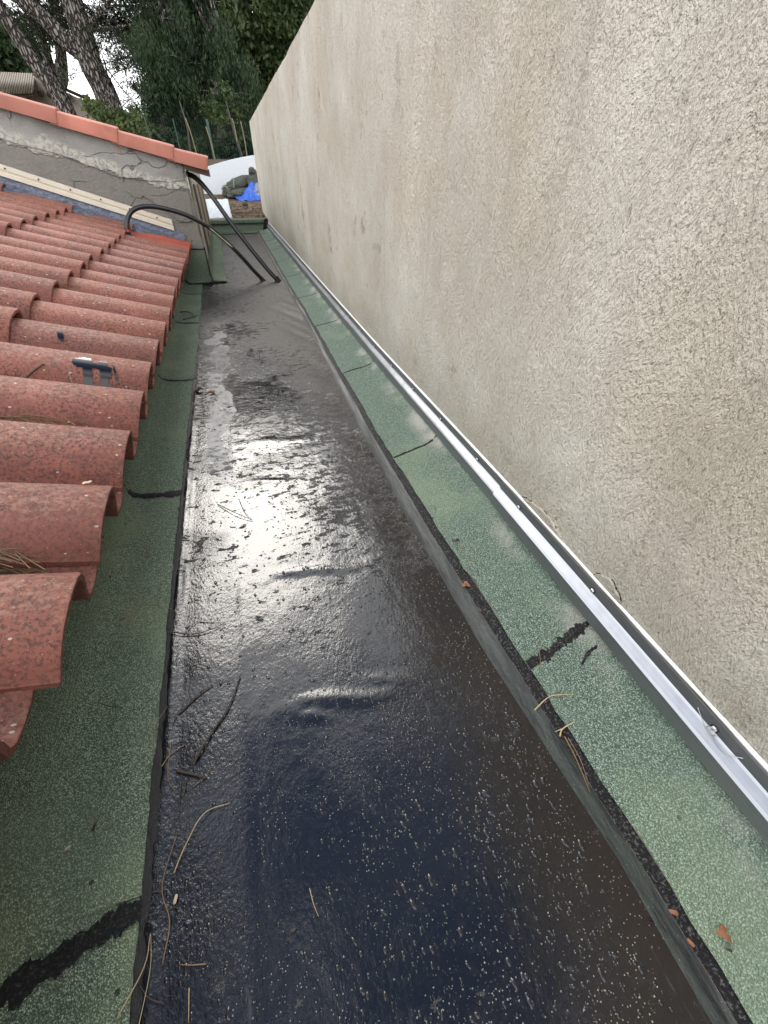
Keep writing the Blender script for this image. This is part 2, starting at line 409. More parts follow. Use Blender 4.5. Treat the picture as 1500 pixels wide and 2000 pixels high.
# ------------------------------------------------------------------ object helpers
def thing(name, label, cat, loc=(0,0,0), group=None):
    o = bpy.data.objects.new(name, None); COL.objects.link(o); o.location = loc
    o.empty_display_size = 0.05
    o['label'] = label; o['category'] = cat
    if group: o['group'] = group
    return o
def tag(o, label, cat, group=None):
    o['label'] = label; o['category'] = cat
    if group: o['group'] = group
    return o
def shade(me, on=True):
    me.polygons.foreach_set('use_smooth', [on]*len(me.polygons))
def mesh(name, V, F, mat, parent=None, smooth=False, label=None, kind=None):
    """V in world coordinates; a child keeps them relative to its parent chain"""
    off = Vector((0, 0, 0)); p = parent
    while p is not None: off += p.location; p = p.parent
    if parent is None and len(V):
        a = np.asarray(V, dtype=float); off = Vector(((a[:,0].min()+a[:,0].max())/2, (a[:,1].min()+a[:,1].max())/2, a[:,2].min()))
    me = bpy.data.meshes.new(name)
    me.from_pydata([(v[0]-off.x, v[1]-off.y, v[2]-off.z) for v in V], [], [tuple(int(i) for i in f) for f in F])
    me.update()
    if smooth: shade(me)
    me.materials.append(mat)
    o = bpy.data.objects.new(name, me); COL.objects.link(o)
    if parent: o.parent = parent
    else: o.location = off
    if label: o['label'] = label
    if kind: o['kind'] = kind
    return o
class MB:
    def __init__(s): s.V = []; s.F = []
    def add(s, V, F):
        k = len(s.V); s.V += [tuple(v) for v in V]; s.F += [tuple(i+k for i in f) for f in F]
    def box(s, a, b):
        x0, y0, z0 = a; x1, y1, z1 = b
        s.add([(x0,y0,z0),(x1,y0,z0),(x1,y1,z0),(x0,y1,z0),(x0,y0,z1),(x1,y0,z1),(x1,y1,z1),(x0,y1,z1)],
              [(3,2,1,0),(4,5,6,7),(0,1,5,4),(1,2,6,5),(2,3,7,6),(3,0,4,7)])
    def tube(s, P, R, n=6, cap=True):
        P = [Vector(p) for p in P]
        if not hasattr(R, '__len__'): R = [R]*len(P)
        V = []; a = None
        for i, p in enumerate(P):
            t = (P[min(i+1, len(P)-1)]-P[max(i-1, 0)]).normalized()
            if a is None: a = t.orthogonal().normalized()
            a = (a - t*a.dot(t)).normalized(); b = t.cross(a)
            V += [p+(a*cos(2*pi*j/n)+b*sin(2*pi*j/n))*R[i] for j in range(n)]
        F = [(i*n+j, i*n+(j+1) % n, (i+1)*n+(j+1) % n, (i+1)*n+j) for i in range(len(P)-1) for j in range(n)]
        if cap: F += [tuple(range(n-1, -1, -1)), tuple((len(P)-1)*n+j for j in range(n))]
        s.add(V, F)
    def build(s, name, mat, parent=None, smooth=False, **k): return mesh(name, s.V, s.F, mat, parent, smooth, **k)
def spline(P, n=6):
    P = [Vector(p) for p in P]
    if len(P) < 3: return [P[0].lerp(P[-1], i/n) for i in range(n+1)]
    Q = [P[0]*2-P[1]]+P+[P[-1]*2-P[-2]]; out = []
    for i in range(1, len(Q)-2):
        for j in range(n):
            t = j/n; a, b, c, d = Q[i-1:i+3]
            out.append(0.5*((2*b)+(c-a)*t+(2*a-5*b+4*c-d)*t*t+(3*b-a-3*c+d)*t**3))
    out.append(P[-1]); return out
def grid(nu, nv, f):
    V = [f(i, j) for i in range(nu) for j in range(nv)]
    F = [(i*nv+j, (i+1)*nv+j, (i+1)*nv+j+1, i*nv+j+1) for i in range(nu-1) for j in range(nv-1)]
    return V, F
def nz(x, y, z=0.0): return noise.noise(Vector((x, y, z)))
def interp(x, T):
    return float(np.interp(x, [t[0] for t in T], [t[1] for t in T]))
def sst(a, b, x):
    t = min(1, max(0, (x-a)/(b-a))); return t*t*(3-2*t)
def add_bevel(o, w, seg=2):
    md = o.modifiers.new('bevel', 'BEVEL'); md.width = w; md.segments = seg; md.limit_method = 'ANGLE'; return o

# ------------------------------------------------------------------ lines of the gutter (x along y)
def xL(y): return interp(y, [(-1, -.327), (0.2, -.327), (1.3, -.335), (3.4, -.335), (5, -.348), (9.2, -.36)]) + 0.004*nz(y*3.1, 1.7) 
def xCr(y): return interp(y, [(-1, .43), (0.05, .425), (.45, .395), (.9, .382), (1.7, .385), (3.2, .41), (5, .41), (9.2, .44)]) + 0.004*nz(y*2.3, 5.2)
def xG(y): return interp(y, [(-1, .462), (.05, .460), (.4, .453), (.9, .44), (1.9, .436), (3.2, .450), (5, .45), (9.2, .475)]) + 0.005*nz(y*2.9, 9.2)
def dzr(y): return -0.022*sst(.6, 2.6, y)
Y0, Y1 = -0.75, 9.0
def floor_z(x, y):
    z = 0.0022*nz(x*3.5, y*2.2, 1.0) + 0.0012*nz(x*9, y*7, 2.0)
    lx = -0.158 + 0.014*nz(y*1.7, 3.3) + 0.005*nz(y*9, 1.3) - 0.030*sst(1.2, 3.2, y)
    z += 0.0025*(1-sst(lx-0.008, lx+0.006, x))*(.75+.5*nz(y*3, 6.6))                                   # the upper sheet of the lap
    z += 0.010*math.exp(-((x-xL(y)-0.015)/0.012)**2)*(0.55+0.45*nz(y*6, 4.1))     # squeezed bead by the green felt
    # puckers in the sheet
    for (px, py, sx, sy, a) in ((0.07, .845, .11, .010, .0045), (-.02, .86, .05, .007, .003), (.05, .455, .10, .011, .006), (-.03, .44, .04, .008, .004), (.15, .47, .05, .008, .004), (-.02, 1.33, .1, .012, .004), (.02, 1.62, .16, .012, .004)):
        z += a*math.exp(-((x-px)/sx)**2-((y-py-0.10*(x-px)+0.03*sin(14*(x-px)))/sy)**2)
    # drag folds towards the cant, far part
    t = sst(1.7, 2.6, y)*(1-sst(4.6, 5.6, y))*sst(.16, .34, x)
    if t > 0: z += t*0.007*(nz((y+2.2*x)*5.5, (y-0.4*x)*0.8, 7.0)+.2)
    t2 = sst(4.0, 5.0, y)
    z += t2*0.004*nz(x*2, y*9, 4.4)
    return z
ys = list(np.arange(Y0, 1.6, .0125)) + list(np.arange(1.6, 4.5, .03)) + list(np.arange(4.5, Y1+.05, .06))
nx = 84
def fv(i, j):
    y = ys[i]; a = -0.37; b = xCr(y)+.004; x = a+(b-a)*j/(nx-1)
    return (x, y, floor_z(x, y))
V, F = grid(len(ys), nx, fv)
floor = mesh('gutter_floor', V, F, MT['floor'], None, True, kind='structure')
floor['label'] = 'wet black bitumen floor of the narrow roof gutter'

# ------------------------------------------------------------------ upstand along the cream wall: cant strip, tar line, felt
cant = thing('felt_flashing', 'sunlit pale green felt flashing along the foot of the cream wall', 'flashing', (0.5, 0, 0))
ys2 = list(np.arange(Y0, 2.2, .02)) + list(np.arange(2.2, Y1+.05, .05))
def cantpt(y, k):
    c, g = xCr(y), xG(y); d = dzr(y)
    P = [(c-.004, -.004), (c, -.001), (c+.005, .006), (c+(g-c)*.34, .014+.1*d), (c+(g-c)*.52, .023+.3*d), (c+(g-c)*.60, .0255+.4*d), (c+(g-c)*.80, .0300+.5*d), (g+.004, .0345+.6*d)]
    x, z = P[k]
    f = sst(1.5, 2.5, y)
    if 2 <= k <= 5: z += .003*nz(y*4+x*8, k*.4)*(1+f); x += .003*nz(y*3+k*.5, k*.3+3)*(1+f)
    return (x, y, z)
V, F = grid(len(ys2), 6, lambda i, j: cantpt(ys2[i], j))
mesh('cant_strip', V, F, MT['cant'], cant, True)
V, F = grid(len(ys2), 6, lambda i, j: (lambda a, b, t: (a[0]+(b[0]-a[0])*t, a[1], a[2]+(b[2]-a[2])*t + 0.005*abs(nz(a[1]*30, t*5)) + .003*abs(nz(a[1]*90, t*9))*(1 if 0 < j < 5 else .3)))(cantpt(ys2[i], 5), cantpt(ys2[i], 7), j/5))
mesh('tar_line', V, F, MT['tardry'], cant, True)
JR = [-.60, .379, 1.299, 2.202, 3.103, 3.952, 4.85, 5.75, 6.65, 7.55, 8.4, Y1]
def felt_r_pt(y, t):
    """t 0 at the lower edge, 1 at the wall"""
    g = xG(y); d = dzr(y)
    P = [(0, .0375+.6*d), (.55, .052+.8*d), (.82, .065+d), (1, .105+d)]
    z = interp(t, P); x = g+(.656-g)*t
    return (x, y, z + .0015*nz(x*12, y*6, 3))
for k in range(len(JR)-1):
    a, b = JR[k], JR[k+1]
    n = max(8, int((b-a)/.045))
    def fp(i, j, a=a, b=b, n=n):
        y = a+(b-a)*i/n; t = j/9
        yy = y + .05*t*(1 if True else 0) 
        x, _, z = felt_r_pt(y, t)
        e = .003*(1-i/n) + .0015*(1 if i < 2 else 0)          # laps over the sheet beyond
        if j == 0: x += .008*nz(y*19, 2.2)+.006*nz(y*60, 5.2)
        sk = .035 if a > 0 else .02
        return (x, yy-sk*.2, z+.004-e*.6)
    V, F = grid(n+1, 10, fp)
    mesh('felt_sheet', V, F, MT['felt_r'], cant, True)
def seam(parent, ptf, y, w, name='tar_seam', mat='tar', nt_=90, slant=.05, seed=0, t0=0, t1=1):
    V = []; 
    for i in range(nt_):
        t = t0+(t1-t0)*i/(nt_-1)
        ww = w*(.40+.85*abs(nz(t*7, seed*3.1))+.55*abs(nz(t*23, seed*1.7))+.5*abs(nz(t*60, seed*2.3)))
        yc = y+slant*t+.012*nz(t*4, seed*5.5)
        for j, q in enumerate((-1, -.5, 0, .5, 1)):
            x, yy, z = ptf(yc+q*ww, t)
            V.append((x, yy, z+(.0030, .0052, .0062, .0052, .0030)[j]+.0022*nz(t*40, q*3, seed)))
    F = [(i*5+j, i*5+j+1, (i+1)*5+j+1, (i+1)*5+j) for i in range(nt_-1) for j in range(4)]
    return mesh(name, V, F, MT[mat], parent, True)
for k, y in enumerate(JR[1:-1]):
    seam(cant, felt_r_pt, y, .016 if k == 0 else (.007 if k == 1 else .0045), seed=k+1, slant=.05, mat='tardry' if k == 0 else 'tar', t1=.93)
seam(cant, lambda y, t: felt_r_pt(y, t), .30, .006, 'tar_smear', 'tardry', 50, .09, 31, .52, .86)

# ------------------------------------------------------------------ dark flashing under the eave
ROOF_X, ROOF_Z, SL = -.36, .35, .341
eave = thing('felt_flashing', 'shaded dark green felt flashing curving up under the tile eave', 'flashing', (-.45, 0, 0))
def felt_l_pt(y, t):
    e = xL(y)
    dx = interp(y, [(-1, .02), (.3, .012), (1.3, 0), (3.5, -.008), (5.1, -.03)])
    P = [(0, .0065), (.18, .0085), (.27, .011), (.36, .021), (.45, .044), (.54, .09), (.75, .17), (1, .27)]
    X = [(0, e), (.18, -.418+dx), (.27, -.458+dx), (.36, -.487+dx), (.45, -.503+dx), (.54, -.513+dx), (.75, -.522+dx), (1, -.532+dx)]
    return (interp(t, X)+.003*nz(y*4, t*3, 8), y, interp(t, P)+.002*nz(y*5, t*6, 2)+.0012*nz(y*14, t*12, 5))
JL = [Y0, .232, 1.36, 2.417, 3.518, 4.45, 4.99]
for k in range(len(JL)-1):
    a, b = JL[k], JL[k+1]; n = max(10, int((b-a)/.035))
    def fp(i, j, a=a, b=b, n=n):
        s = i/n; y = a+(b-a)*s; t = j/30
        sl = interp(t, [(0, .0), (.3, -.02), (1, .06)]) if k else 0
        x, yy, z = felt_l_pt(y, t)
        e = .003*s
        return (x+e*(.3 if t < .4 else 1)*.6 + (.0025*nz(y*45, 1.1) if j == 0 else 0), yy, z+.003-e*.7)
    V, F = grid(n+1, 31, fp)
    mesh('felt_sheet', V, F, MT['felt_l'], eave, True)
for k, (y, w, sl) in enumerate(((.215, .024, -.10), (1.345, .018, .02), (2.405, .009, .03), (3.505, .009, .02), (4.44, .008, .02))):
    seam(eave, felt_l_pt, y, w, seed=k+40, slant=sl, nt_=140, t1=.93)
# tar edge bead
V = []; ysb = list(np.arange(Y0, 5.0, .012))
for y in ysb:
    e = xL(y); w = .0055+.006*nz(y*7, 8.8)+.005*nz(y*30, 2.8)+.003*nz(y*70, 1.8)
    for q, h in ((-.7, .0085), (0, .0108), (.6, .0095), (1.6, .0045)):
        x = e+w*q; V.append((x, y, h+.002*nz(y*26, q*2, 3)))
F = [(i*4+j, i*4+j+1, (i+1)*4+j+1, (i+1)*4+j) for i in range(len(ysb)-1) for j in range(3)]
mesh('tar_bead', V, F, MT['tarwet'], eave, True)

# ------------------------------------------------------------------ cream wall
WX, WY1 = .66, 10.0
wall = thing('rendered_wall', 'tall cream stucco wall running along the right of the gutter', 'wall', (WX+.12, 4, -2.4))
yw = [-4.0]+list(np.arange(-3.5, WY1-.2, .5))+[WY1]
def wt(y): return 1.60-.0165*max(0, y-2.5) + .010*nz(y*2.2, 3.1) + .006*nz(y*7, 1.3)
yw2 = list(np.arange(-4.0, WY1+.01, .1)); 
zs = [-2.4, 0, .5, 1.0, 1.3]
V = []
for y in yw2:
    top = wt(y); far = .02*sst(3, 10, y)*0
    prof = [(WX, z) for z in zs]+[(WX+.002, top-.012), (WX+.014, top), (WX+.23, top), (WX+.24, top-.012), (WX+.24, -2.4)]
    V += [(x, y, z) for x, z in prof]
n = 10
F = [(i*n+j, i*n+j+1, (i+1)*n+j+1, (i+1)*n+j) for i in range(len(yw2)-1) for j in range(n-1)]
F += [tuple(range(n))[::-1], tuple((len(yw2)-1)*n+j for j in range(n))]
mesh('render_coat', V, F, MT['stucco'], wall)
# lifted plaster flakes just above the metal strip
def flake(y0, y1, z0, z1, name):
    P = 14; V = []; 
    for i in range(P):
        t = i/(P-1); y = y0+(y1-y0)*t; lo = .152; hi = z0+(z1-z0)*sin(pi*t)**.7+.008*nz(t*6, y0*9)
        for q, d in ((0, .0005), (.5, .004), (.93, .006), (1.0, .0002)):
            V.append((WX-d*(.4+.6*sin(pi*t)), y, lo+(hi-lo)*q))
    F = [(i*4+j, (i+1)*4+j, (i+1)*4+j+1, i*4+j+1) for i in range(P-1) for j in range(3)]
    mesh('plaster_flake', V, F, MT['stucco'], wall)
    for a_, b_ in ((.0, .22), (.5, .93)):
        mb = MB(); Q = []
        for i in range(P):
            t = a_+(b_-a_)*i/(P-1); y = y1-(y1-y0)*t; hi = z0+(z1-z0)*sin(pi*t)**.7+.008*nz(t*6, y0*9)
            Q.append((WX-.0008, y+.004*nz(i*.7, 5), hi+.003*nz(i*.8, 2)))
        mb.tube(Q, [.0004+.0034*abs(nz(i*.9, y0*3+a_)) for i in range(P)], 5)
        mb.build('crack', MT['blackvoid'], wall)
flake(.60, .80, .158, .190, 'a'); flake(.395, .49, .158, .196, 'b')

# ------------------------------------------------------------------ aluminium trim
trim = thing('wall_trim', 'long bright aluminium capping strip screwed to the cream wall', 'metal trim', (.645, 0, .1))
PR = [(.6575, .158), (.6525, .159), (.6500, .150), (.6505, .136), (.6470, .1325), (.6330, .1225), (.6290, .1180), (.6235, .0905), (.6265, .0865),
      (.6285, .0900), (.6320, .1150), (.6350, .1190), (.6490, .1290), (.6535, .1320), (.6575, .1345)]
def rail(y0, y1, off):
    V = []; yl = np.arange(y0, y1, .1).tolist()+[y1]
    for y in yl:
        V += [(x-off, y, z+dzr(y)+off*.6+.0006*nz(y*2, x*30)) for x, z in PR]
    n = len(PR)
    F = [(i*n+j, (i+1)*n+j, (i+1)*n+(j+1) % n, i*n+(j+1) % n) for i in range(len(yl)-1) for j in range(n)]
    F += [tuple(range(n)), tuple((len(yl)-1)*n+j for j in range(n))[::-1]]
    o = mesh('trim_length', V, F, MT['alu'], trim)
    return o
rail(Y0, .885, .0095); rail(.86, 3.02, 0); rail(3.0, 5.2, .0030); rail(5.17, 7.3, 0); rail(7.28, 8.98, .003)
def screw(y):
    z = .1445+dzr(y)+(.006 if y < .88 else 0); mb = MB(); ox = -.0092 if y < .88 else 0
    mb.tube([(.6508+ox, y, z), (.6478+ox, y, z)], 0.0072, 12); w = mb.build('washer', MT['rubber'], trim)
    mb = MB(); mb.tube([(.6478+ox, y, z), (.6466+ox, y, z), (.6440+ox, y, z)], [.0054, .0052, .0040], 6); mb.build('screw', MT['steel'], trim)
for y in [-.2, .139, .458, .776, 1.05]+[1.36+.31*i for i in range(25)]: screw(y)
V = []; yl = list(np.arange(Y0, Y1, .02))
for y in yl:
    d = dzr(y)
    for q in range(5):
        a = pi*q/4; r = .0048+.0016*nz(y*8, 1)+.0010*nz(y*25, 4)
        V.append((.6590-r*sin(a)*1.2, y, .160+d-r*cos(a)))
F = [(i*5+j, (i+1)*5+j, (i+1)*5+j+1, i*5+j+1) for i in range(len(yl)-1) for j in range(4)]
mesh('sealant_bead', V, F, MT['mastic'], trim, True)
mb = MB(); mb.tube(spline([Vector(q)+Vector((-.0105, 0, .004)) for q in ((.648, .175, .152), (.643, .158, .146), (.641, .139, .1375), (.641, .130, .145), (.642, .139, .1515), (.641, .146, .144), (.641, .130, .136), (.640, .112, .134), (.644, .098, .140), (.650, .088, .150))], 6), .0008, 5)
mb.build('wire_loop', MT['steel'], trim, True)

# ------------------------------------------------------------------ tiled roof
A = math.atan(SL)
dn = Vector((cos(A), 0, -sin(A))); nn = Vector((sin(A), 0, cos(A)))
COURSE_X = [-.360, -.795, -1.215, -1.64, -2.06]
def yk(k): return .617+.2735*k-.0012*k*k-(.036 if k < 0 else 0)
LIFT, TL = .030, .495
PROF = [(-.131, -.106), (-.1325, -.092), (-.129, -.089), (-.124, -.072), (-.109, -.043), (-.085, -.019), (-.055, -.006), (-.020, 0), (.012, -.003), (.036, -.016), (.052, -.040), (.061, -.072), (.068, -.104), (.080, -.121), (.104, -.126), (.128, -.122), (.146, -.104)]
roof = thing('tiled_roof', 'weathered red clay tile roof sloping down to the gutter', 'roof', (-1.2, 2.5, .3))
def tile_mesh():
    me = bpy.data.meshes.new('roof_tile'); th = .014
    n = len(PROF); P = [Vector((0, p[0], p[1])) for p in PROF]
    nr = []
    for i in range(n):
        a = PROF[max(0, i-1)]; b = PROF[min(n-1, i+1)]; t = Vector((0, b[0]-a[0], b[1]-a[1])).normalized(); nr.append(Vector((0, -t.z, t.y)))
    V = []; S = (0, .004, .25, TL)
    for s in S:
        lift = LIFT*(1-s/.44); e = .0018 if s == 0 else 0
        for p, q in zip(P, nr): V.append((-s, p.y-q.y*e, p.z+lift-q.z*e))
        for p, q in zip(P, nr): V.append((-s, p.y-q.y*(th-e), p.z-q.z*(th-e)+lift))
    F = []
    for i in range(len(S)-1):
        for j in range(n-1):
            a = i*2*n+j; b = (i+1)*2*n+j
            F.append((a, a+1, b+1, b)); F.append((a+n, b+n, b+n+1, a+n+1))
        a = i*2*n; b = a+2*n
        F.append((a, b, b+n, a+n)); F.append((a+n-1, a+2*n-1, b+2*n-1, b+n-1))
    for i in (0, len(S)-1):
        for j in range(n-1):
            a = i*2*n+j
            F.append((a, a+n, a+n+1, a+1) if i == 0 else (a, a+1, a+n+1, a+n))
    me.from_pydata(V, [], F); me.update(); shade(me, False)
    me.materials.append(MT['tile'])
    bm = bmesh.new(); bm.from_mesh(me); bmesh.ops.recalc_face_normals(bm, faces=bm.faces)
    for f in bm.faces: f.smooth = len(f.verts) == 4 and abs(f.normal.x) < .5
    for e in bm.edges:
        if len(e.link_faces) == 2 and e.calc_face_angle(0) > .75: e.smooth = False
    bm.to_mesh(me); bm.free()
    return me
TM = tile_mesh()
TMn = TM.copy(); TMn.materials.clear(); TMn.materials.append(mat_tile('redder_terracotta', (0.36, 0.092, 0.060), (.1, .05, .04), True))
rotA = Matrix.Rotation(A, 4, 'Y')
for c, cx_ in enumerate(COURSE_X):
    for k in range(-4, 18):
        if c > 2 and k < 2: continue
        y = yk(k); sc = (.2735-.0024*k)/.27*(1.24 if k == -1 else 1)
        o = bpy.data.objects.new('roof_tile', TMn if (c == 0 and k >= 16) else TM)
        COL.objects.link(o); o.parent = roof
        p = Vector((cx_, y, ROOF_Z+SL*(ROOF_X-cx_)))-nn*LIFT
        jt = 0 if (c == 0 and k in (4, 5)) else 1
        p += jt*Vector((random.uniform(-.008, .008), random.uniform(-.003, .003), random.uniform(-.0015, .0015)))
        if k == -1: p -= dn*.042
        o.location = p-roof.location
        o.rotation_euler = (jt*random.uniform(-.014, .014), A+jt*random.uniform(-.006, .006), jt*random.uniform(-.010, .010))
        o.scale = (1, sc, 1)
def tile_z(x, y):
    """top of the tiling at x, y"""
    c = max([i for i in range(len(COURSE_X)) if x <= COURSE_X[i]] or [0])
    best = -9
    for k in range(-4, 18):
        sc = (.2735-.0024*k)/.27; u = (y-yk(k))/sc
        if PROF[0][0] <= u <= PROF[-1][0]:
            s = (COURSE_X[c]-x)/cos(A)
            w = interp(u, PROF)+LIFT*(1-s/.44)-LIFT
            best = max(best, ROOF_Z+SL*(ROOF_X-x)+w/cos(A))
    return best
mb = MB()
D = .125
mb.add([(-.52, -.9, ROOF_Z+SL*(.16)-D), (-.52, 5.0, ROOF_Z+SL*(.16)-D), (-2.6, 5.0, ROOF_Z+SL*2.24-D), (-2.6, -.9, ROOF_Z+SL*2.24-D),
        (-.52, -.9, ROOF_Z+SL*(.16)-D-.02), (-.52, 5.0, ROOF_Z+SL*(.16)-D-.02), (-2.6, 5.0, ROOF_Z+SL*2.24-D-.02), (-2.6, -.9, ROOF_Z+SL*2.24-D-.02)],
       [(0, 1, 2, 3), (7, 6, 5, 4), (0, 4, 5, 1), (2, 6, 7, 3), (1, 5, 6, 2), (3, 7, 4, 0)])
mb.build('hidden_light_block', MT['darkwood'], roof)  # unseen board added under the tiles to keep light from passing through
# glossy tar splash with two runs on one barrel: a film that follows the tile's own profile
def flank(k, x, q, h):
    """point q metres down the near flank of row k from the crown, h above the clay"""
    P = [(q.y, q.z) for q in spline([(0, a, b) for a, b in PROF[7:2:-1]], 8)]; sc = (.2735-.0024*k)/.27; left = q
    for a, b in zip(P, P[1:]):
        L = sqrt((b[0]-a[0])**2+(b[1]-a[1])**2)
        if left <= L or b is P[-1]:
            t = left/L; u = a[0]+(b[0]-a[0])*t; w = a[1]+(b[1]-a[1])*t; nu, nw = -(a[1]-b[1])/L, (a[0]-b[0])/L
            break
        left -= L
    c = max([i for i in range(len(COURSE_X)) if x <= COURSE_X[i]] or [0])
    s_ = (COURSE_X[c]-x)/cos(A)
    p = Vector((COURSE_X[c], yk(k), ROOF_Z+SL*(ROOF_X-COURSE_X[c])))-nn*LIFT
    return p-dn*s_+Vector((0, (u+nu*h)*sc, 0))+nn*(w+nw*h+LIFT*(1-s_/.44))
def splash(inside, k, x0, x1, q1, name, label, n=70):
    V = []; idx = {}; F = []
    for i in range(n):
        for j in range(n):
            if not inside(x0+(x1-x0)*(i+.5)/n, q1*(j+.5)/n): continue
            f = []
            for a, b in ((0, 0), (1, 0), (1, 1), (0, 1)):
                key = (i+a, j+b)
                if key not in idx:
                    idx[key] = len(V); V.append(tuple(flank(k, x0+(x1-x0)*(i+a)/n, q1*(j+b)/n, .0035)))
                f.append(idx[key])
            F.append(f)
    o = mesh(name, V, F, MT['tarfresh'], None, True); tag(o, label, 'tar splash'); return o
def ins(x, q):
    X_ = x+.548
    if ((X_)/.024)**2+((q-.046)/.022)**2 < 1: return True
    if 0 < X_ < .085 and .034+.26*X_ < q < .066+.22*X_-.25*X_*sin(X_*38+.6): return True
    if .02 < q < .135 and abs(X_-.008-.16*q) < .0125-.02*abs(q-.06): return True
    if .03 < q < .135 and abs(X_-.052-.16*q) < .0115-.02*abs(q-.06): return True
    if .04 < q < .11 and abs(X_-.085-.28*(q-.04)) < .0028: return True
    if .121 < q < .127 and .0 < X_ < .105: return True
    return False
splash(ins, 4, -.60, -.42, .14, 'tar_splash', 'glossy blue-black tar splash with two drips on a red tile')
splash(lambda x, q: ((x+.655-.25*(q-.06))/.009)**2+((q-.06)/.026)**2 < 1, 5, -.69, -.62, .12, 'tar_splash', 'small blue-black tar fleck on the tile behind the dripping splash', 40)

# ------------------------------------------------------------------ old outbuilding with the raking gable
GY = 4.98
GXR = -.266
bld = thing('outbuilding', 'old grey rendered outbuilding with a raking gable behind the tiles', 'building', (-1.2, GY+2, 0))
def rake(x): return .920+.270*(-.266-x)           # underside of the coping
V = []; xs = list(np.arange(-3.0, GXR-.001, .12))+[GXR]
mb = MB()
zb = -.1
def gp(i, j):
    x = xs[i]; z = zb+(rake(x)-zb)*j/12
    cx2 = GXR-x
    e = .012*nz(x*5, z*5, 2)*.6
    xx = x-(.010*abs(nz(z*9, 2))+.012*abs(nz(z*23, 5))) if i == len(xs)-1 else x
    return (xx, GY+e*.5, z)
V, F = grid(len(xs), 13, gp)
mesh('gable_wall', V, [f[::-1] for f in F], MT['oldrender'], bld, True)
# flaked patch of thicker render on the right and a loose strip by the corner
def sheet(name, pts, th, mat, y=GY):
    n = len(pts); V = [(x, y-th, z) for x, z in pts]+[(x, y+.002, z) for x, z in pts]
    F = [tuple(range(n)), tuple(range(2*n-1, n-1, -1))]+[(i, n+i, n+(i+1) % n, (i+1) % n) for i in range(n)]
    o = mesh(name, V, F, mat, bld); bm = bmesh.new(); bm.from_mesh(o.data); bmesh.ops.recalc_face_normals(bm, faces=bm.faces); bm.to_mesh(o.data); bm.free()
    return o
def jag(P, n=5, a=.012):
    o = []
    for i in range(len(P)):
        p, q = P[i], P[(i+1) % len(P)]
        for j in range(n):
            t = j/n; o.append((p[0]+(q[0]-p[0])*t+a*nz(i+t*3, 3.3)*(j > 0), p[1]+(q[1]-p[1])*t+a*nz(i+t*3, 7.7)*(j > 0)))
    return o
sheet('render_patch', jag([(-.68, .700), (-.50, .585), (-.42, .50), (-.30, .50), (-.285, .76), (-.36, .79), (-.50, .775), (-.62, .79)]), .014, MT['oldrender'])
sheet('render_patch', jag([(-1.75, 1.10), (-1.2, .97), (-.80, .82), (-.42, .78), (-.30, .80), (-.285, .905), (-.70, 1.02), (-1.75, 1.31)]), .012, MT['oldrender'])
sheet('brick', [(-.765, .985), (-.735, .972), (-.732, 1.01), (-.762, 1.022)], .016, plain('weathered_brick', (.30, .20, .14), .9))
# side face towards the gutter
V, F = grid(40, 2, lambda i, j: (GXR-.002-.006*(i/39*4.1), GY+4.1*i/39, -.1 if j == 0 else .905+.01*nz(i*.4, 3)))
mesh('side_wall', V, [f[::-1] for f in F], plain('pale_side_render', (.36, .33, .27), .9, bump=.01), bld)
def side_x(y): return GXR-.006*(y-GY)
for k, (y0, y1, w, mt) in enumerate(((5.66, 6.05, .002, 'blackvoid'), (6.05, 6.55, .005, 'wood'), (6.55, 7.1, .002, 'darkwood'), (7.1, 7.8, .006, 'wood'), (7.8, 8.5, .003, 'darkwood'), (8.5, 8.85, .006, 'wood'))):
    x0 = side_x(y0)
    mb = MB(); mb.box((x0-.03, y0+.006, .10+.02*(k % 2)), (x0+w, y1-.006, .745-.015*(k % 3)))
    mb.build('plank' if mt != 'blackvoid' else 'dark_plank', MT[mt], bld)
mb = MB(); mb.add([(GXR-.002, 5.04, .03), (GXR+.003, 5.035, .03), (GXR+.003, 5.06, .03), (GXR-.002, 5.08, .03), (GXR-.002, 5.04, .74), (GXR+.003, 5.035, .74), (GXR+.003, 5.06, .74), (GXR-.002, 5.08, .74)], [(3,2,1,0),(4,5,6,7),(0,1,5,4),(1,2,6,5),(2,3,7,6),(3,0,4,7)])
mb.build('corner_board', plain('pale_corner_board', (.38, .33, .25), .8), bld)
# house body behind so that nothing is hollow
mb = MB()
V = [(-3, GY+.02, -.1), (GXR-.03, GY+.02, -.1), (GXR-.03, GY+.02, .88), (-3, GY+.02, rake(-3)-.03), (-3, 9.0, -.1), (-.37, 9.0, -.1), (-.37, 9.0, .88), (-3, 9.0, rake(-3)-.03)]
mesh('roof_slab', [(-3, GY+.01, rake(-3)+.01), (GXR-.02, GY+.01, rake(GXR)+.01), (GXR-.09, 9.0, rake(GXR)+.01), (-3, 9.0, rake(-3)+.01), (-3, GY+.01, rake(-3)-.04), (GXR-.02, GY+.01, rake(GXR)-.04), (GXR-.09, 9.0, rake(GXR)-.04), (-3, 9.0, rake(-3)-.04)],
     [(0,1,2,3),(7,6,5,4),(0,4,5,1),(1,5,6,2),(2,6,7,3),(3,7,4,0)], MT['darkwood'], bld)
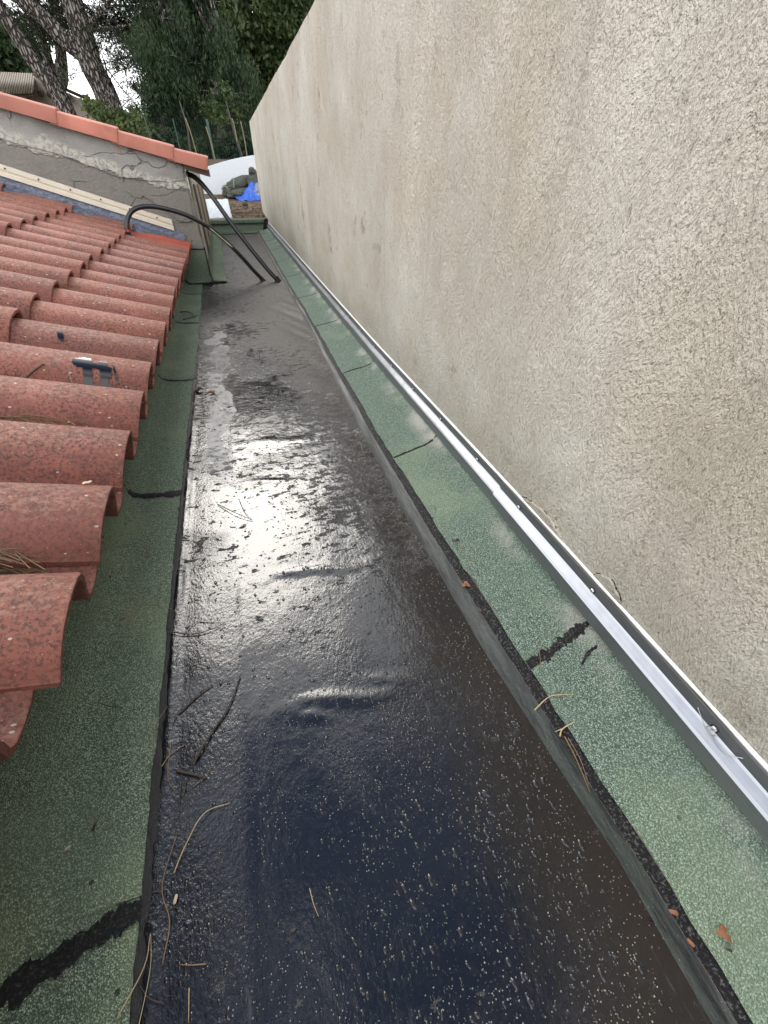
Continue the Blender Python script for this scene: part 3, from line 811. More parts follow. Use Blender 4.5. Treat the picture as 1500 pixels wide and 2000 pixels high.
# coping tiles
CJ = [-.064, -.318, -.705, -1.088, -1.47, -1.86, -2.24, -2.62]
ca = math.atan(.272)
def coping(x1, x0):
    cd = Vector((cos(ca), 0, -sin(ca))); cn_ = Vector((sin(ca), 0, cos(ca)))
    L = (x1-x0)/cos(ca)+.05
    org = Vector((x1, GY, .945+.272*(-.064-x1)))       # top line at the lower end
    prof = [(-.068, -.098), (-.072, -.096), (-.074, -.03), (-.070, -.012), (-.052, -.002), (0, .002), (.06, -.006), (.105, -.035), (.12, -.07), (.108, -.07), (.09, -.04), (.05, -.018), (0, -.012), (-.052, -.014), (-.062, -.03), (-.062, -.097)]
    V = []
    for s, e in ((0, .0), (.003, .002), (.03, .002), (L, -.008)):
        for py, pz in prof:
            p = org-cd*s+cn_*(pz+(e if pz > -.06 else 0)+.010*(1-s/L))+Vector((0, py-(e if py < 0 else 0), 0)); V.append(tuple(p))
    n = len(prof)
    F = [(i*n+j, i*n+(j+1) % n, (i+1)*n+(j+1) % n, (i+1)*n+j) for i in range(3) for j in range(n)]
    F += [tuple(range(n))[::-1], tuple(3*n+j for j in range(n))]
    o = mesh('coping_tile', V, F, MT['tilenew'], bld)
    bm = bmesh.new(); bm.from_mesh(o.data); bmesh.ops.recalc_face_normals(bm, faces=bm.faces)
    for f in bm.faces: f.smooth = len(f.verts) == 4
    for e in bm.edges:
        if len(e.link_faces) == 2 and e.calc_face_angle(0) > .6: e.smooth = False
    bm.to_mesh(o.data); bm.free()
for i in range(len(CJ)-1): coping(CJ[i], CJ[i+1])
# eave boards under the overhang
for k, (a, b, y0, y1, z) in enumerate(((-.27, -.075, GY-.045, GY+.02, .0), (-.27, -.08, GY+.03, GY+.10, -.004), (-.27, -.085, GY+.11, GY+.5, -.006))):
    za = .845+.272*(-.064-a)+z; zb2 = .845+.272*(-.064-b)+z
    mesh('eave_board', [(a, y0, za-.03), (b, y0, zb2-.028), (b, y1, zb2-.028), (a, y1, za-.03), (a, y0, za+.02), (b, y0, zb2+.02), (b, y1, zb2+.02), (a, y1, za+.02)],
         [(3,2,1,0),(4,5,6,7),(0,1,5,4),(1,2,6,5),(2,3,7,6),(3,0,4,7)], MT['darkwood'], bld)
# cream strip and lead apron at the foot of the gable
def strip(name, x0, x1, zf, h, out, mat, lip=.0):
    V = []
    n = 24
    prof = [(0, 0), (out, .004), (out, h*.40), (out*.35, h*.46), (out*.35, h*.58), (out*.9, h*.62), (out*.9, h), (0, h+.004)]
    for i in range(n+1):
        x = x0+(x1-x0)*i/n
        V += [(x, GY-.012-d, zf(x)+z) for d, z in prof]
    m_ = len(prof)
    F = [(i*m_+j, (i+1)*m_+j, (i+1)*m_+j+1, i*m_+j+1) for i in range(n) for j in range(m_-1)]
    F += [tuple(range(m_)), tuple(n*m_+j for j in range(m_))[::-1]]
    o = mesh(name, V, F, mat, bld)
    return o
def plane_z(x): return ROOF_Z+SL*(ROOF_X-x)
strip('cream_strip', -2.5, -.485, lambda x: plane_z(x)+.040, .082, .018, MT['cream'])
for i in range(9):
    x = -.60-.2*i; mb = MB(); z = plane_z(x)+.105; mb.tube([(x, GY-.026, z), (x, GY-.034, z)], .006, 8); mb.build('nail_head', MT['blackvoid'], bld)
V, F = grid(60, 6, lambda i, j: (-2.5+2.09*i/59, GY-.014-[0, .006, .02, .05, .085, .11][j], plane_z(-2.5+2.09*i/59)+[.046, .02, -.005, -.018, -.026, -.045][j]+.008*nz(i*.35, j*.7)*(j > 1)))
o = mesh('lead_apron', V, F, MT['lead'], bld, True)
# felt wrapped round the building foot
wrap = thing('felt_flashing', 'green felt flashing wrapped around the foot of the grey outbuilding corner', 'flashing', (-.3, GY, 0))
V, F = grid(24, 10, lambda i, j: (-.535+(.535-.262)*i/23, GY-.006-[.10, .05, .02, .008, .004, .004, .004, .003, .002, .002][j]-.004*abs(nz(i*.4, j*.5)), [.0075, .009, .014, .03, .06, .11, .17, .23, .27, .285][j]))
mesh('felt_sheet', V, [f[::-1] for f in F], MT['felt_l'], wrap, True)
def wrap_out(y): return interp(y, [(4.98, -.125), (5.9, -.135), (7, -.15), (9, -.17)])
yy_ = list(np.arange(4.90, 8.96, .05))
def ws(i, j):
    y = yy_[i]; s = side_x(y)+.004
    return ([wrap_out(y), (wrap_out(y)+s)/2+.02, s+.03, s+.012, s+.005, s+.004, s+.003][j]+.003*nz(y*9, j*.6), y, [.008, .010, .013, .03, .07, .12, .165][j]+.002*nz(y*5, j))
V, F = grid(len(yy_), 7, ws)
mesh('felt_sheet', V, F, MT['felt_l'], wrap, True)
for y in (4.905, 5.9, 7.0, 8.0):
    V, F = grid(3, 7, lambda i, j: (lambda p: (p[0]+.002, y-.012+.012*i+.006*nz(j, y), p[2]+.004))(ws(min(range(len(yy_)), key=lambda q: abs(yy_[q]-y)), j)))
    mesh('tar_seam', V, F, MT['tar'], wrap, True)
mb = MB(); mb.tube(spline([(-.262, GY-.012, .30), (-.264, GY-.012, .15), (-.258, GY-.015, .03), (-.20, GY-.08, .014)], 5), .006, 5); mb.build('tar_seam', MT['tar'], wrap)
mb = MB(); mb.tube(spline([(-.53, GY-.012, .285), (-.42, GY-.012, .288), (-.30, GY-.012, .283), (-.266, GY-.012, .285)], 5), .006, 5); mb.build('tar_seam', MT['tar'], wrap)
mb = MB(); mb.tube(spline([(-.50, GY-.10, .05), (-.46, GY-.11, .014), (-.38, GY-.112, .011), (-.20, GY-.085, .011), (-.125, GY-.08, .009)], 6), [.010+.003*nz(i*.6, 2) for i in range(25)], 6); mb.build('tar_seam', MT['tar'], wrap)

# ------------------------------------------------------------------ kerb that closes the gutter
kerb = thing('end_kerb', 'low felt covered kerb closing the far end of the gutter', 'kerb', (.13, 9.0, 0))
prof = [(8.80, .010), (8.93, .014), (8.97, .035), (8.985, .10), (8.985, .135), (8.965, .137), (8.965, .178), (8.985, .190), (9.12, .192), (9.14, .18), (9.14, -.6)]
V, F = grid(26, len(prof), lambda i, j: (-.36+1.02*i/25, prof[j][0]+.006*nz(i*.5, j*.7), prof[j][1]+.004*nz(i*.6, j, 4)))
mesh('felt_sheet', V, F, MT['felt_l'], kerb)
mb = MB(); mb.tube(spline([(-.32, 8.965, .134), (-.1, 8.962, .128), (.15, 8.966, .133), (.4, 8.962, .130), (.62, 8.96, .134)], 6), [.006+.004*abs(nz(i*.7, 1)) for i in range(25)], 5); mb.build('tar_seam', MT['tar'], kerb)
mb = MB(); mb.tube([(.25, 8.955, .138), (.252, 8.955, .18)], .004, 5); mb.build('tar_seam', MT['tar'], kerb)
mb = MB(); mb.add([(.55, 8.955, .02), (.66, 8.955, .02), (.66, 8.955, .19), (.60, 8.955, .19), (.55, 8.9, .012), (.66, 8.80, .03), (.66, 8.9, .17)], [(0, 1, 2, 3), (4, 5, 1, 0), (5, 6, 2, 1)]); mb.build('felt_fold', MT['tar'], kerb)
mb = MB(); mb.tube(spline([(.47, 8.82, .018), (.54, 8.86, .03), (.60, 8.90, .09), (.63, 8.93, .15)], 5), .006, 5); mb.build('tar_seam', MT['tar'], kerb)

# ------------------------------------------------------------------ ground
def terr(x, y):
    T = [(-400, -2.45), (9.11, -2.45), (9.13, .05), (12.0, .30), (12.14, .32), (12.16, .85), (14.5, 1.0), (26, 1.25), (60, 1.4), (900, 2.0)]
    return interp(y, T)
gx = [-900, -60, -12, -6, -3, -1.5, -.5, .3, 1.2, 3, 6, 12, 60, 900]; gy = [-400, -20, 0, 9.11, 9.13, 10.5, 12.0, 12.14, 12.16, 13, 14.5, 18, 26, 60, 200, 900]
V, F = grid(len(gx), len(gy), lambda i, j: (gx[i], gy[j], terr(gx[i], gy[j])))
g = mesh('ground', V, F, MT['earth'], None, kind='structure'); g['label'] = 'brown earth ground around the buildings'
def ez(x, y):
    base = interp(y, [(9.12, .165), (9.6, .20), (10.4, .27), (12.1, .42)])
    return base+.035*nz(x*2.2, y*2.2, 3)+.022*nz(x*6, y*6, 1)+.012*nz(x*15, y*15, 9)
V, F = grid(90, 90, lambda i, j: (-1.4+3.4*i/89, 9.12+3.05*j/89, ez(-1.4+3.4*i/89, 9.12+3.05*j/89)))
g = mesh('earth_slope', V, F, MT['earth'], None, True, kind='structure'); g['label'] = 'slope of brown leafy earth behind the kerb'
V, F = grid(70, 50, lambda i, j: (-9+14*i/69, 12.17+6*j/49, .895+.018*(6*j/49)+.03*nz(i*.5, j*.5, 1)+.02*nz(i*1.7, j*1.7, 5)))
g = mesh('forest_ground', V, F, MT['earth'], None, True, kind='structure'); g['label'] = 'dark forest floor behind the white retaining wall'
# leaf litter on the slope
mb = MB()
for i in range(900):
    x = random.uniform(-.7, 1.2); y = random.uniform(9.2, 12); z = ez(x, y)+.01; s = random.uniform(.012, .035); a = random.uniform(0, 6.28); t = random.uniform(-.5, .5)
    mb.add([(x+s*cos(a), y+s*sin(a), z+s*t), (x-s*.5*sin(a), y+s*.5*cos(a), z+.006), (x-s*cos(a), y-s*sin(a), z-s*t*.5), (x+s*.5*sin(a), y-s*.5*cos(a), z)], [(0, 1, 2, 3)])
o = mb.build('leaf_litter', plain('litter_leaf', (.24, .17, .11), .8, var=.6, scale=30), None, kind='stuff'); o['label'] = 'dry leaf litter scattered over the earth slope'; o['category'] = 'leaf litter'

# white curved retaining wall
rw = []; N = 40
for i in range(N+1):
    x = -1.6+3.6*i/N; y = 12.0+.10*(x-.3)**2; top = interp(x, [(-1.6, .78), (-.6, .835), (-.18, .878), (.1, .945), (.4, 1.005), (.78, 1.06), (2, 1.2)])
    rw.append((x, y, top))
V = []
for x, y, t in rw: V += [(x, y, .1), (x, y, t-.006), (x, y+.006, t), (x, y+.15, t), (x, y+.156, .1)]
F = [(i*5+j, (i+1)*5+j, (i+1)*5+j+1, i*5+j+1) for i in range(N) for j in range(4)]+[(0, 1, 2, 3, 4), tuple(N*5+j for j in (4, 3, 2, 1, 0))]
o = mesh('retaining_wall', V, F, MT['white']); tag(o, 'curved white roughcast retaining wall behind the earth slope', 'wall')
# white masonry block at the corner
V, F = grid(14, 10, lambda i, j: (-.36+.43*i/13+.02*nz(j*.6, 1)*(i > 11), 9.16+.95*j/9, .205+.21*(j/9)+.02*nz(i*.6, j*.6)))
n0 = len(V); 
mbk = MB(); mbk.add(V, F)
edge = [i*10 for i in range(14)]
mbk.add([V[e] for e in edge]+[(V[e][0], V[e][1]-.002, .1) for e in edge], [(i, i+14, i+15, i+1) for i in range(13)])
edge = [13*10+j for j in range(10)]
mbk.add([V[e] for e in edge]+[(V[e][0]+.02, V[e][1], .1) for e in edge], [(j, j+10, j+11, j+1) for j in range(9)])
o = mbk.build('masonry_block', MT['white']); tag(o, 'sloping white painted masonry block beside the outbuilding corner', 'masonry')

# ------------------------------------------------------------------ hoses
def hose(P, r, name, label, ends):
    t = thing(name, label, 'hose', tuple(P[0]))
    mb = MB(); mb.tube(spline(P, 10), r, 10); mb.build('hose_pipe', MT['pipe'], t, True)
    return t
h1 = hose([(-.800, 4.56, .44), (-.802, 4.565, .50), (-.770, 4.60, .575), (-.70, 4.63, .625), (-.57, 4.68, .632), (-.36, 4.73, .575), (-.19, 4.76, .483), (-.06, 4.80, .365), (.05, 4.83, .235), (.15, 4.86, .10), (.205, 4.88, .03), (.225, 4.885, -.005)], .018, 'black_hose', 'black hose arching from the red tiles down to the gutter floor', 0)
mb = MB(); mb.tube([(-.800, 4.56, .475), (-.801, 4.562, .49)], .0195, 10); mb.build('red_collar', plain('red_tape', (.35, .02, .03), .4), h1)
mb = MB()
P = spline([at(402, 440, 4.755), at(455, 485, 4.79)], 8)
mb.tube([p+Vector((-.003, -.008, .010)) for p in P], [.004+.007*abs(nz(i*.8, 3)) for i in range(9)], 6); mb.build('lichen_streak', plain('pale_lichen', (.35, .33, .24), .9), h1)
h2 = hose([(-.30, 5.16, .845), (-.215, 5.11, .815), (-.14, 5.06, .740), (-.078, 5.0, .650), (-.01, 4.96, .535), (.08, 4.92, .395), (.18, 4.88, .25), (.28, 4.84, .11), (.345, 4.82, .03), (.365, 4.815, -.004)], .0205, 'black_hose', 'thicker black hose running from under the outbuilding eave to the floor', 0)
def collar(parent, c, r0, r1, h):
    mb = MB(); P = [(c[0], c[1], -.002), (c[0]-.004, c[1], h*.4), (c[0]-.012, c[1], h)]; mb.tube(P, [r1, (r0+r1)/2*.8, r0], 10, False); mb.build('tar_collar', MT['tar'], parent, True)
collar(h1, (.223, 4.884), .020, .032, .028); collar(h2, (.365, 4.815), .023, .040, .04)

# ------------------------------------------------------------------ sacks and tarpaulin by the retaining wall
def lump(name, c, r, rot, mat, parent=None, amp=.25, fr=3.0, seed=0, cut=None):
    bm = bmesh.new(); bmesh.ops.create_icosphere(bm, subdivisions=4, radius=1)
    R = Matrix.Rotation(rot[2], 3, 'Z') @ Matrix.Rotation(rot[1], 3, 'Y') @ Matrix.Rotation(rot[0], 3, 'X')
    V = []
    for v in bm.verts:
        p = v.co.copy(); d = 1+amp*noise.noise(p*fr+Vector((seed, 0, 0)))+amp*.5*abs(noise.noise(p*fr*2.7+Vector((0, seed, 0))))
        p = Vector((p.x*r[0], p.y*r[1], p.z*r[2]))*d
        p = R @ p + Vector(c)
        gz = ez(p.x, p.y)-.01
        if p.z < gz: p.z = gz
        V.append(p)
    F = [[v.index for v in f.verts] for f in bm.faces]; bm.free()
    return mesh(name, [tuple(p) for p in V], F, mat, parent, True)
t = thing('rolled_sack', 'rolled dark olive sack lying along the white retaining wall', 'sack', (.30, 11.6, .40))
lump('sack_roll', (.36, 11.62, .585), (.30, .13, .115), (0, -.30, .1), MT['bag'], t, .22, 3.2, 1)
lump('sack_end', (.10, 11.55, .475), (.10, .11, .10), (0, .2, .2), MT['bag'], t, .3, 3.5, 5)
mb = MB(); mb.tube([(.055+.0*a, 11.44+.02*sin(a), .47+.08*cos(a)) if False else (.06+.07*sin(a), 11.445, .475+.085*cos(a)) for a in np.linspace(-1.2, 1.3, 9)], .010, 5); mb.build('strap', MT['strap'], t)
mb = MB(); mb.tube([(.255+.02*cos(a), 11.60+.13*sin(a), .57+.125*cos(a)) for a in np.linspace(-1.9, 1.2, 12)], .009, 5); mb.build('strap', MT['strap'], t)
o = lump('flat_sack', (.33, 11.45, .44), (.24, .12, .075), (0, -.15, .1), MT['bag'], None, .3, 3, 8); tag(o, 'flattened grey olive sack under the rolled one', 'sack')
t = thing('upright_sack', 'upright dark olive sack leaning where white wall meets cream wall', 'sack', (.66, 11.5, .4))
lump('sack_body', (.68, 11.52, .62), (.125, .11, .21), (0, .12, 0), MT['bag'], t, .28, 2.7, 12)
lump('sack_neck', (.665, 11.46, .80), (.06, .06, .06), (0, 0, 0), MT['bag'], t, .5, 4, 15)
o = lump('plastic_sheet', (.735, 11.30, .47), (.09, .07, .14), (0, .2, 0), plain('grey_plastic', (.18, .22, .30), .4), None, .4, 3, 19); tag(o, 'crumpled grey plastic sheet beside the blue tarpaulin', 'plastic sheet')
def tarp(i, j):
    u, v = i/44, j/30
    x = .27+.50*u+.02*nz(u*4, v*4, 1); y = 11.14+.36*v
    hump = .17*math.exp(-((u-.48-.25*v)/.26)**2)*sst(.1, .9, v)+.07*math.exp(-((u-.75)/.2)**2)*sst(.2, .7, v)
    z = ez(x, y)+.02+hump+.045*abs(nz(u*5+2*v, v*3, 4))+.03*abs(nz(u*11-4*v, v*7, 2))+.012*nz(u*22, v*22, 8)
    if v < .1: z -= .02
    x -= .08*(v-.3)*(u < .5)
    lim = 1-abs(u-.5)*.5
    return (x, 11.14+.36*v*lim+.03*nz(u*6, 2), z)
V, F = grid(45, 31, tarp)
o = mesh('blue_tarpaulin', V, F, MT['tarp'], None, True); tag(o, 'crumpled bright blue tarpaulin on the earth before the olive sacks', 'tarpaulin')
md = o.modifiers.new('s', 'SOLIDIFY'); md.thickness = .006
o = lump('stone', (.38, 10.55, .305), (.05, .03, .03), (0, 0, .3), plain('dark_stone', (.05, .045, .04), .8), None, .4, 2, 3); tag(o, 'small dark stone on the brown earth slope', 'stone')

# ------------------------------------------------------------------ fence and canes
fence = thing('mesh_fence', 'green wire mesh fence along the edge of the wood', 'fence', (.1, 15.0, 1.0))
FY = 15.0
for (u, v0, v1) in ((343, 255, 300), (410, 267, 322), (503, 225, 305), (286, 243, 290)):
    a = at(u, v0, FY); mb = MB(); mb.tube([(a.x, FY, .9), (a.x, FY, 1.78 if u > 300 else 1.80)], .015 if u != 410 else .03, 8); mb.build('post', MT['post'], fence)
mb = MB()
for i in range(-34, 44):
    x = i*.055; mb.tube([(x, FY-.02, .95), (x, FY-.02, 1.76)], .0022, 3, False)
for j in range(15):
    z = 1.0+.055*j; mb.tube([(-1.9, FY-.02, z), (2.4, FY-.02, z)], .0022, 3, False)
o = mb.build('wire_mesh', MT['mesh'], fence)
for (u0, v0, u1, v1, lab) in ((362, 230, 386, 301, 'long greenish cane leaning left behind the coping end'), (402, 247, 423, 317, 'tan cane standing by the fence left of the white wall'), (453, 231, 461, 259, 'short pale cane stub above the grey trunk at the fence'), (470, 237, 483, 303, 'tan cane nearest the cream wall at the fence')):
    a = at(u0, v0, FY-.25); b = at(u1, v1+4, FY-.3); mb = MB(); mb.tube(spline([a, a.lerp(b, .5)+Vector((.01, 0, .01)), b+Vector((0, 0, -.15))], 5), .011, 6)
    o = mb.build('bamboo_cane', MT['cane'], None, True); tag(o, lab, 'cane', 'canes along the fence')

# ------------------------------------------------------------------ trees
def leaves(name, blobs, n, size, mat, parent, asp=.5, droop=0.0, shell=.45, thin=False):
    """blobs: (x, y, z, rx, ry, rz); n leaves in all, filled by volume in little sprays"""
    B = np.array(blobs, dtype=float); w = (B[:, 3]*B[:, 4]*B[:, 5])**.8; w /= w.sum()
    ns = max(1, n//7)
    bi = rng.choice(len(B), ns, p=w)
    d = rng.normal(size=(ns, 3)); d /= np.linalg.norm(d, axis=1)[:, None]
    r = shell+(1-shell)*rng.random(ns)**.7
    r *= 1+.22*np.sin(d[:, 0]*5+bi)*np.cos(d[:, 2]*6+bi*2)
    c = B[bi, :3]+d*r[:, None]*B[bi, 3:]
    c = np.repeat(c, 7, 0); n = len(c)
    c = c+rng.normal(size=(n, 3))*size*np.array([1.5, 1.5, 1.2+1.6*droop])
    a = rng.normal(size=(n, 3)); a[:, 2] -= droop*3; a /= np.linalg.norm(a, axis=1)[:, None]
    b = np.cross(a, rng.normal(size=(n, 3))); b /= np.linalg.norm(b, axis=1)[:, None]
    s = size*(.5+rng.random(n))[:, None]
    V = np.stack([c-a*s, c+b*s*asp-a*s*.1, c+a*s, c-b*s*asp-a*s*.1], 1).reshape(-1, 3)
    off = Vector((0, 0, 0)); p = parent
    while p is not None: off += p.location; p = p.parent
    V = V-np.array(off)
    me = bpy.data.meshes.new(name); me.vertices.add(len(V)); me.vertices.foreach_set('co', V.ravel().astype(np.float32))
    me.loops.add(4*n); me.loops.foreach_set('vertex_index', np.arange(4*n, dtype=np.int32))
    me.polygons.add(n); me.polygons.foreach_set('loop_start', np.arange(0, 4*n, 4, dtype=np.int32)); me.polygons.foreach_set('loop_total', np.full(n, 4, dtype=np.int32))
    me.update(calc_edges=True); me.materials.append(mat)
    o = bpy.data.objects.new(name, me); COL.objects.link(o)
    if parent: o.parent = parent
    return o
def limb(parent, P, R, name='trunk', n=12, mat='bark'):
    Q = spline(P, 8); m_ = len(Q); T = np.linspace(0, len(R)-1, m_)
    RR = np.interp(T, range(len(R)), R)
    mb = MB(); mb.tube(Q, list(RR), n); return mb.build(name, MT[mat], parent, True)
def branches(parent, src, targets, r0):
    mb = MB()
    for q in targets:
        s = Vector(random.choice(src)); q = Vector(q); mid = s.lerp(q, .5)+Vector((random.uniform(-.3, .3), random.uniform(-.3, .3), random.uniform(-.1, .5)))
        Q = spline([s, mid, q], 5); mb.tube(Q, list(np.linspace(r0, r0*.2, len(Q))), 5, False)
        for _ in range(3):
            a = Q[random.randrange(4, len(Q))]; e = a+Vector((random.uniform(-.8, .8), random.uniform(-.8, .8), random.uniform(-.3, .5))); mb.tube(spline([a, a.lerp(e, .5)+Vector((0, 0, .08)), e], 4), [r0*.3, r0*.25, r0*.2, r0*.17, r0*.15, r0*.12, r0*.1, r0*.08, r0*.05], 4, False)
    mb.build('branch', MT['bark'], parent)
def canopy(cx, cy, cz, rx, ry, rz, k, jitter=.8):
    o = []
    for i in range(k):
        a = random.uniform(0, 6.28); r = sqrt(random.random())
        o.append((cx+rx*r*cos(a), cy+ry*r*sin(a), cz+rz*random.uniform(-1, 1)*(1-.6*r), random.uniform(.45, .85)*jitter, random.uniform(.45, .85)*jitter, random.uniform(.28, .5)*jitter))
    return o
PY = 18.0
# forked pine
t = thing('pine_tree', 'big pine with a forked bark trunk nearest the gable coping', 'tree', (at(225, 260, PY).x, PY, 1.0))
A_ = [at(232, 290, PY), at(222, 235, PY), at(205, 180, PY), at(178, 125, PY), at(160, 60, PY), at(138, 0, PY), at(125, -60, PY), at(120, -130, PY)]
limb(t, A_, [.36, .33, .30, .29, .26, .25, .20, .14])
L_ = [at(172, 112, PY), at(130, 80, PY), at(85, 35, PY), at(45, 0, PY), at(0, -40, PY), at(-40, -90, PY)]
limb(t, L_, [.22, .20, .18, .17, .13, .08], 'limb')
cp = canopy(-2.6, PY+.2, 7.0, 3.8, 2.6, 1.7, 46, 1.25)
branches(t, [A_[5], A_[6], A_[7], L_[4], L_[5]], [b[:3] for b in cp[:26]], .07)
leaves('crown', cp, 30000, .085, MT['leaf_pine'], t, .14)
low = [(at(u, v, PY).x, PY+random.uniform(-1, 1), at(u, v, PY).z, .55, .5, .34) for u, v in ((195, 30), (235, 45), (285, 20), (265, 70), (315, 40), (225, 15), (330, -10), (180, 70), (60, 60), (300, 75), (250, 100))]
branches(t, [A_[4], A_[5]], [b[:3] for b in low], .05)
leaves('crown', low, 17000, .06, MT['leaf_pine'], t, .12)
gap = [(at(u, v, PY).x, PY+random.uniform(-.6, .6), at(u, v, PY).z, .30, .3, .16) for u, v in ((228, 118), (250, 128), (262, 150), (246, 165), (272, 175), (255, 200), (150, 118), (136, 150), (225, 140), (275, 215))]
branches(t, [at(205, 130, PY), at(215, 165, PY), at(300, 110, PY), at(310, 170, PY)], [b[:3] for b in gap], .022)
leaves('spray', gap, 3400, .05, MT['leaf_pine'], t, .13)
# leaning pine on the left
t = thing('pine_tree', 'slender pine leaning left in front of the pale house', 'tree', (at(125, 215, PY+.3).x, PY+.3, 1.0))
B_ = [at(135, 235, PY+.3), at(118, 190, PY+.3), at(90, 150, PY+.3), at(60, 110, PY+.3), at(25, 55, PY+.3), at(0, 15, PY+.3), at(-30, -40, PY+.3), at(-55, -100, PY+.3)]
limb(t, B_, [.25, .22, .20, .19, .17, .15, .12, .08])
cp = canopy(-5.6, PY+.6, 6.4, 2.6, 2.0, 1.3, 24, 1.2)
branches(t, B_[5:], [b[:3] for b in cp[:16]], .06)
leaves('crown', cp, 15000, .085, MT['leaf_pine'], t, .14)
# two thinner trunks behind
for (P, R, lab, y) in (([(118, 200), (122, 150), (118, 90), (112, 40), (104, 0), (100, -60)], [.17, .16, .15, .13, .12, .08], 'straight brown pine trunk behind the forked pine', 22), ([(110, 175), (95, 120), (80, 70), (68, 30), (58, 0), (45, -60)], [.13, .12, .11, .10, .09, .06], 'thin dark pine trunk between the two leaning ones', 20)):
    Q = [at(u, v, y) for u, v in P]
    t = thing('pine_tree', lab, 'tree', (Q[0].x, y, 1.1)); limb(t, [(Q[0].x-.1, y, 1.0)]+Q, [R[0]]+R)
    cp = canopy(Q[-1].x-.4, y+.5, Q[-1].z+1.2, 2.6, 1.8, 1.2, 20, 1.2)
    branches(t, Q[3:], [b[:3] for b in cp[:14]], .05)
    leaves('crown', cp, 9000, .10, MT['leaf_pine'], t, .14)
    fr = [(at(u, v, y).x, y+random.uniform(-1, 1), at(u, v, y).z, .5, .5, .28) for u, v in [(random.uniform(40, 190), random.uniform(5, 75)) for _ in range(9)]]
    branches(t, Q[2:4], [b[:3] for b in fr], .035)
    leaves('crown', fr, 3200, .075, MT['leaf_pine'], t, .12)
# dense drooping evergreens behind the fence
def blobs_px(L, y, ry=.7):
    o = []
    for u, v, r in L:
        p = at(u, v, y+random.uniform(-.5, .5)); o.append((p.x, p.y, p.z, r, ry, r*1.15))
    return o
def evergreen(L, y, lab, n, mat, trunk, up_=(), droop=.8, size=.052, asp=.24, group='trees behind the fence', name='evergreen_tree'):
    Q = [at(u, v, y) for u, v in trunk]
    t = thing(name, lab, 'tree', (Q[0].x, y, 1.0))
    limb(t, [(Q[0].x, y, .9)]+Q, list(np.linspace(.16, .06, len(Q)+1)), mat='rockp')
    bl = blobs_px(L, y)+list(up_)
    mbs = [b[:3] for b in bl]
    branches(t, Q[1:], [Vector(b) for b in mbs[:24]], .04)
    leaves('crown', bl, n, size, mat, t, asp, droop, .35)
    return t
evergreen([(300, 100, .5), (310, 150, .45), (330, 90, .5), (345, 140, .55), (300, 200, .35), (335, 205, .45), (290, 250, .25), (320, 250, .35), (360, 190, .45), (350, 60, .4), (292, 185, .18), (280, 110, .26), (318, 180, .3)], 17.0, 'dark drooping evergreen left of centre behind the fence', 44000, MT['leaf_dark'], [(318, 300), (322, 220), (328, 150), (332, 80), (335, 20)],
          [(-1.0, 17.4, 4.6, .9, .8, .8), (-.6, 17.6, 5.6, .9, .8, .8), (-.8, 17.6, 6.8, .8, .8, .9), (-.5, 17.6, 7.9, .6, .6, .9)])
evergreen([(400, 90, .5), (420, 140, .55), (390, 160, .5), (450, 170, .5), (400, 215, .4), (440, 220, .45), (470, 215, .35), (375, 110, .4), (480, 160, .4), (430, 80, .4), (370, 240, .35), (490, 190, .35), (350, 270, .3), (385, 265, .3)], 17.6, 'tall dark evergreen in the middle with a visible grey trunk', 46000, MT['leaf_dark'], [(445, 305), (438, 215), (432, 165), (425, 90), (420, 20)],
          [(.2, 18, 4.8, 1.0, .9, .9), (.5, 18, 6.0, 1.0, .9, .9), (.4, 18, 7.2, .9, .9, .9), (.5, 18, 8.4, .7, .7, .9)])
evergreen([(385, 30, .5), (405, 55, .45), (430, 25, .5), (395, 85, .4), (360, 20, .35)], 19.0, 'lighter green bushy treetop above the dark evergreens', 11000, MT['leaf_broad'], [(400, 250), (400, 150), (400, 60), (402, 0)], [(0, 19.3, 5.2, 1.0, .9, .8)], .2, .075, .5)
evergreen([(520, 60, .7), (500, 110, .7), (550, 30, .7), (570, 70, .6), (480, 60, .5), (530, 120, .7), (585, 15, .5), (560, 110, .5), (600, 0, .5), (465, 110, .5), (500, 150, .5), (540, 150, .5), (450, 40, .4)], 22.0, 'large broadleaf tree with small bright leaves above the cream wall end', 42000, MT['leaf_broad'], [(500, 280), (505, 190), (512, 110), (520, 40), (525, -20)],
          [(2.2, 22, 6.0, 1.5, 1.2, 1.0), (3.4, 22.5, 5.6, 1.3, 1.0, 1.0), (2.8, 22, 7.4, 1.6, 1.3, 1.1), (1.4, 22, 7.6, 1.4, 1.2, 1.1), (1.6, 22, 9.4, 1.5, 1.3, 1.2), (2.9, 22, 9.6, 1.3, 1.2, 1.2)], .2, .085, .5)
evergreen([(500, 205, .6), (470, 240, .5), (520, 180, .6), (440, 260, .5), (495, 250, .6)], 24.0, 'shadowed evergreen beside the top corner of the cream wall', 9000, MT['leaf_dark'], [(480, 290), (485, 230), (492, 180)], (), .5, .1, .3)
evergreen([(425, 205, .22), (440, 190, .2), (412, 215, .2), (445, 215, .2), (430, 228, .2), (460, 228, .14)], 16.2, 'light green leafy shrub in front of the dark evergreens', 2600, MT['leaf_broad'], [(432, 290), (432, 240), (430, 205)], (), .1, .05, .5, name='leafy_shrub')
evergreen([(255, 258, .3), (235, 245, .25), (275, 250, .25), (215, 235, .2), (195, 222, .15), (180, 210, .12), (295, 272, .25), (225, 262, .25), (262, 232, .16)], 16.4, 'yellow-green bush just behind the coping tiles', 6500, MT['leaf_light'], [(255, 290), (252, 262), (250, 240)], (), .0, .05, .5, name='leafy_shrub')
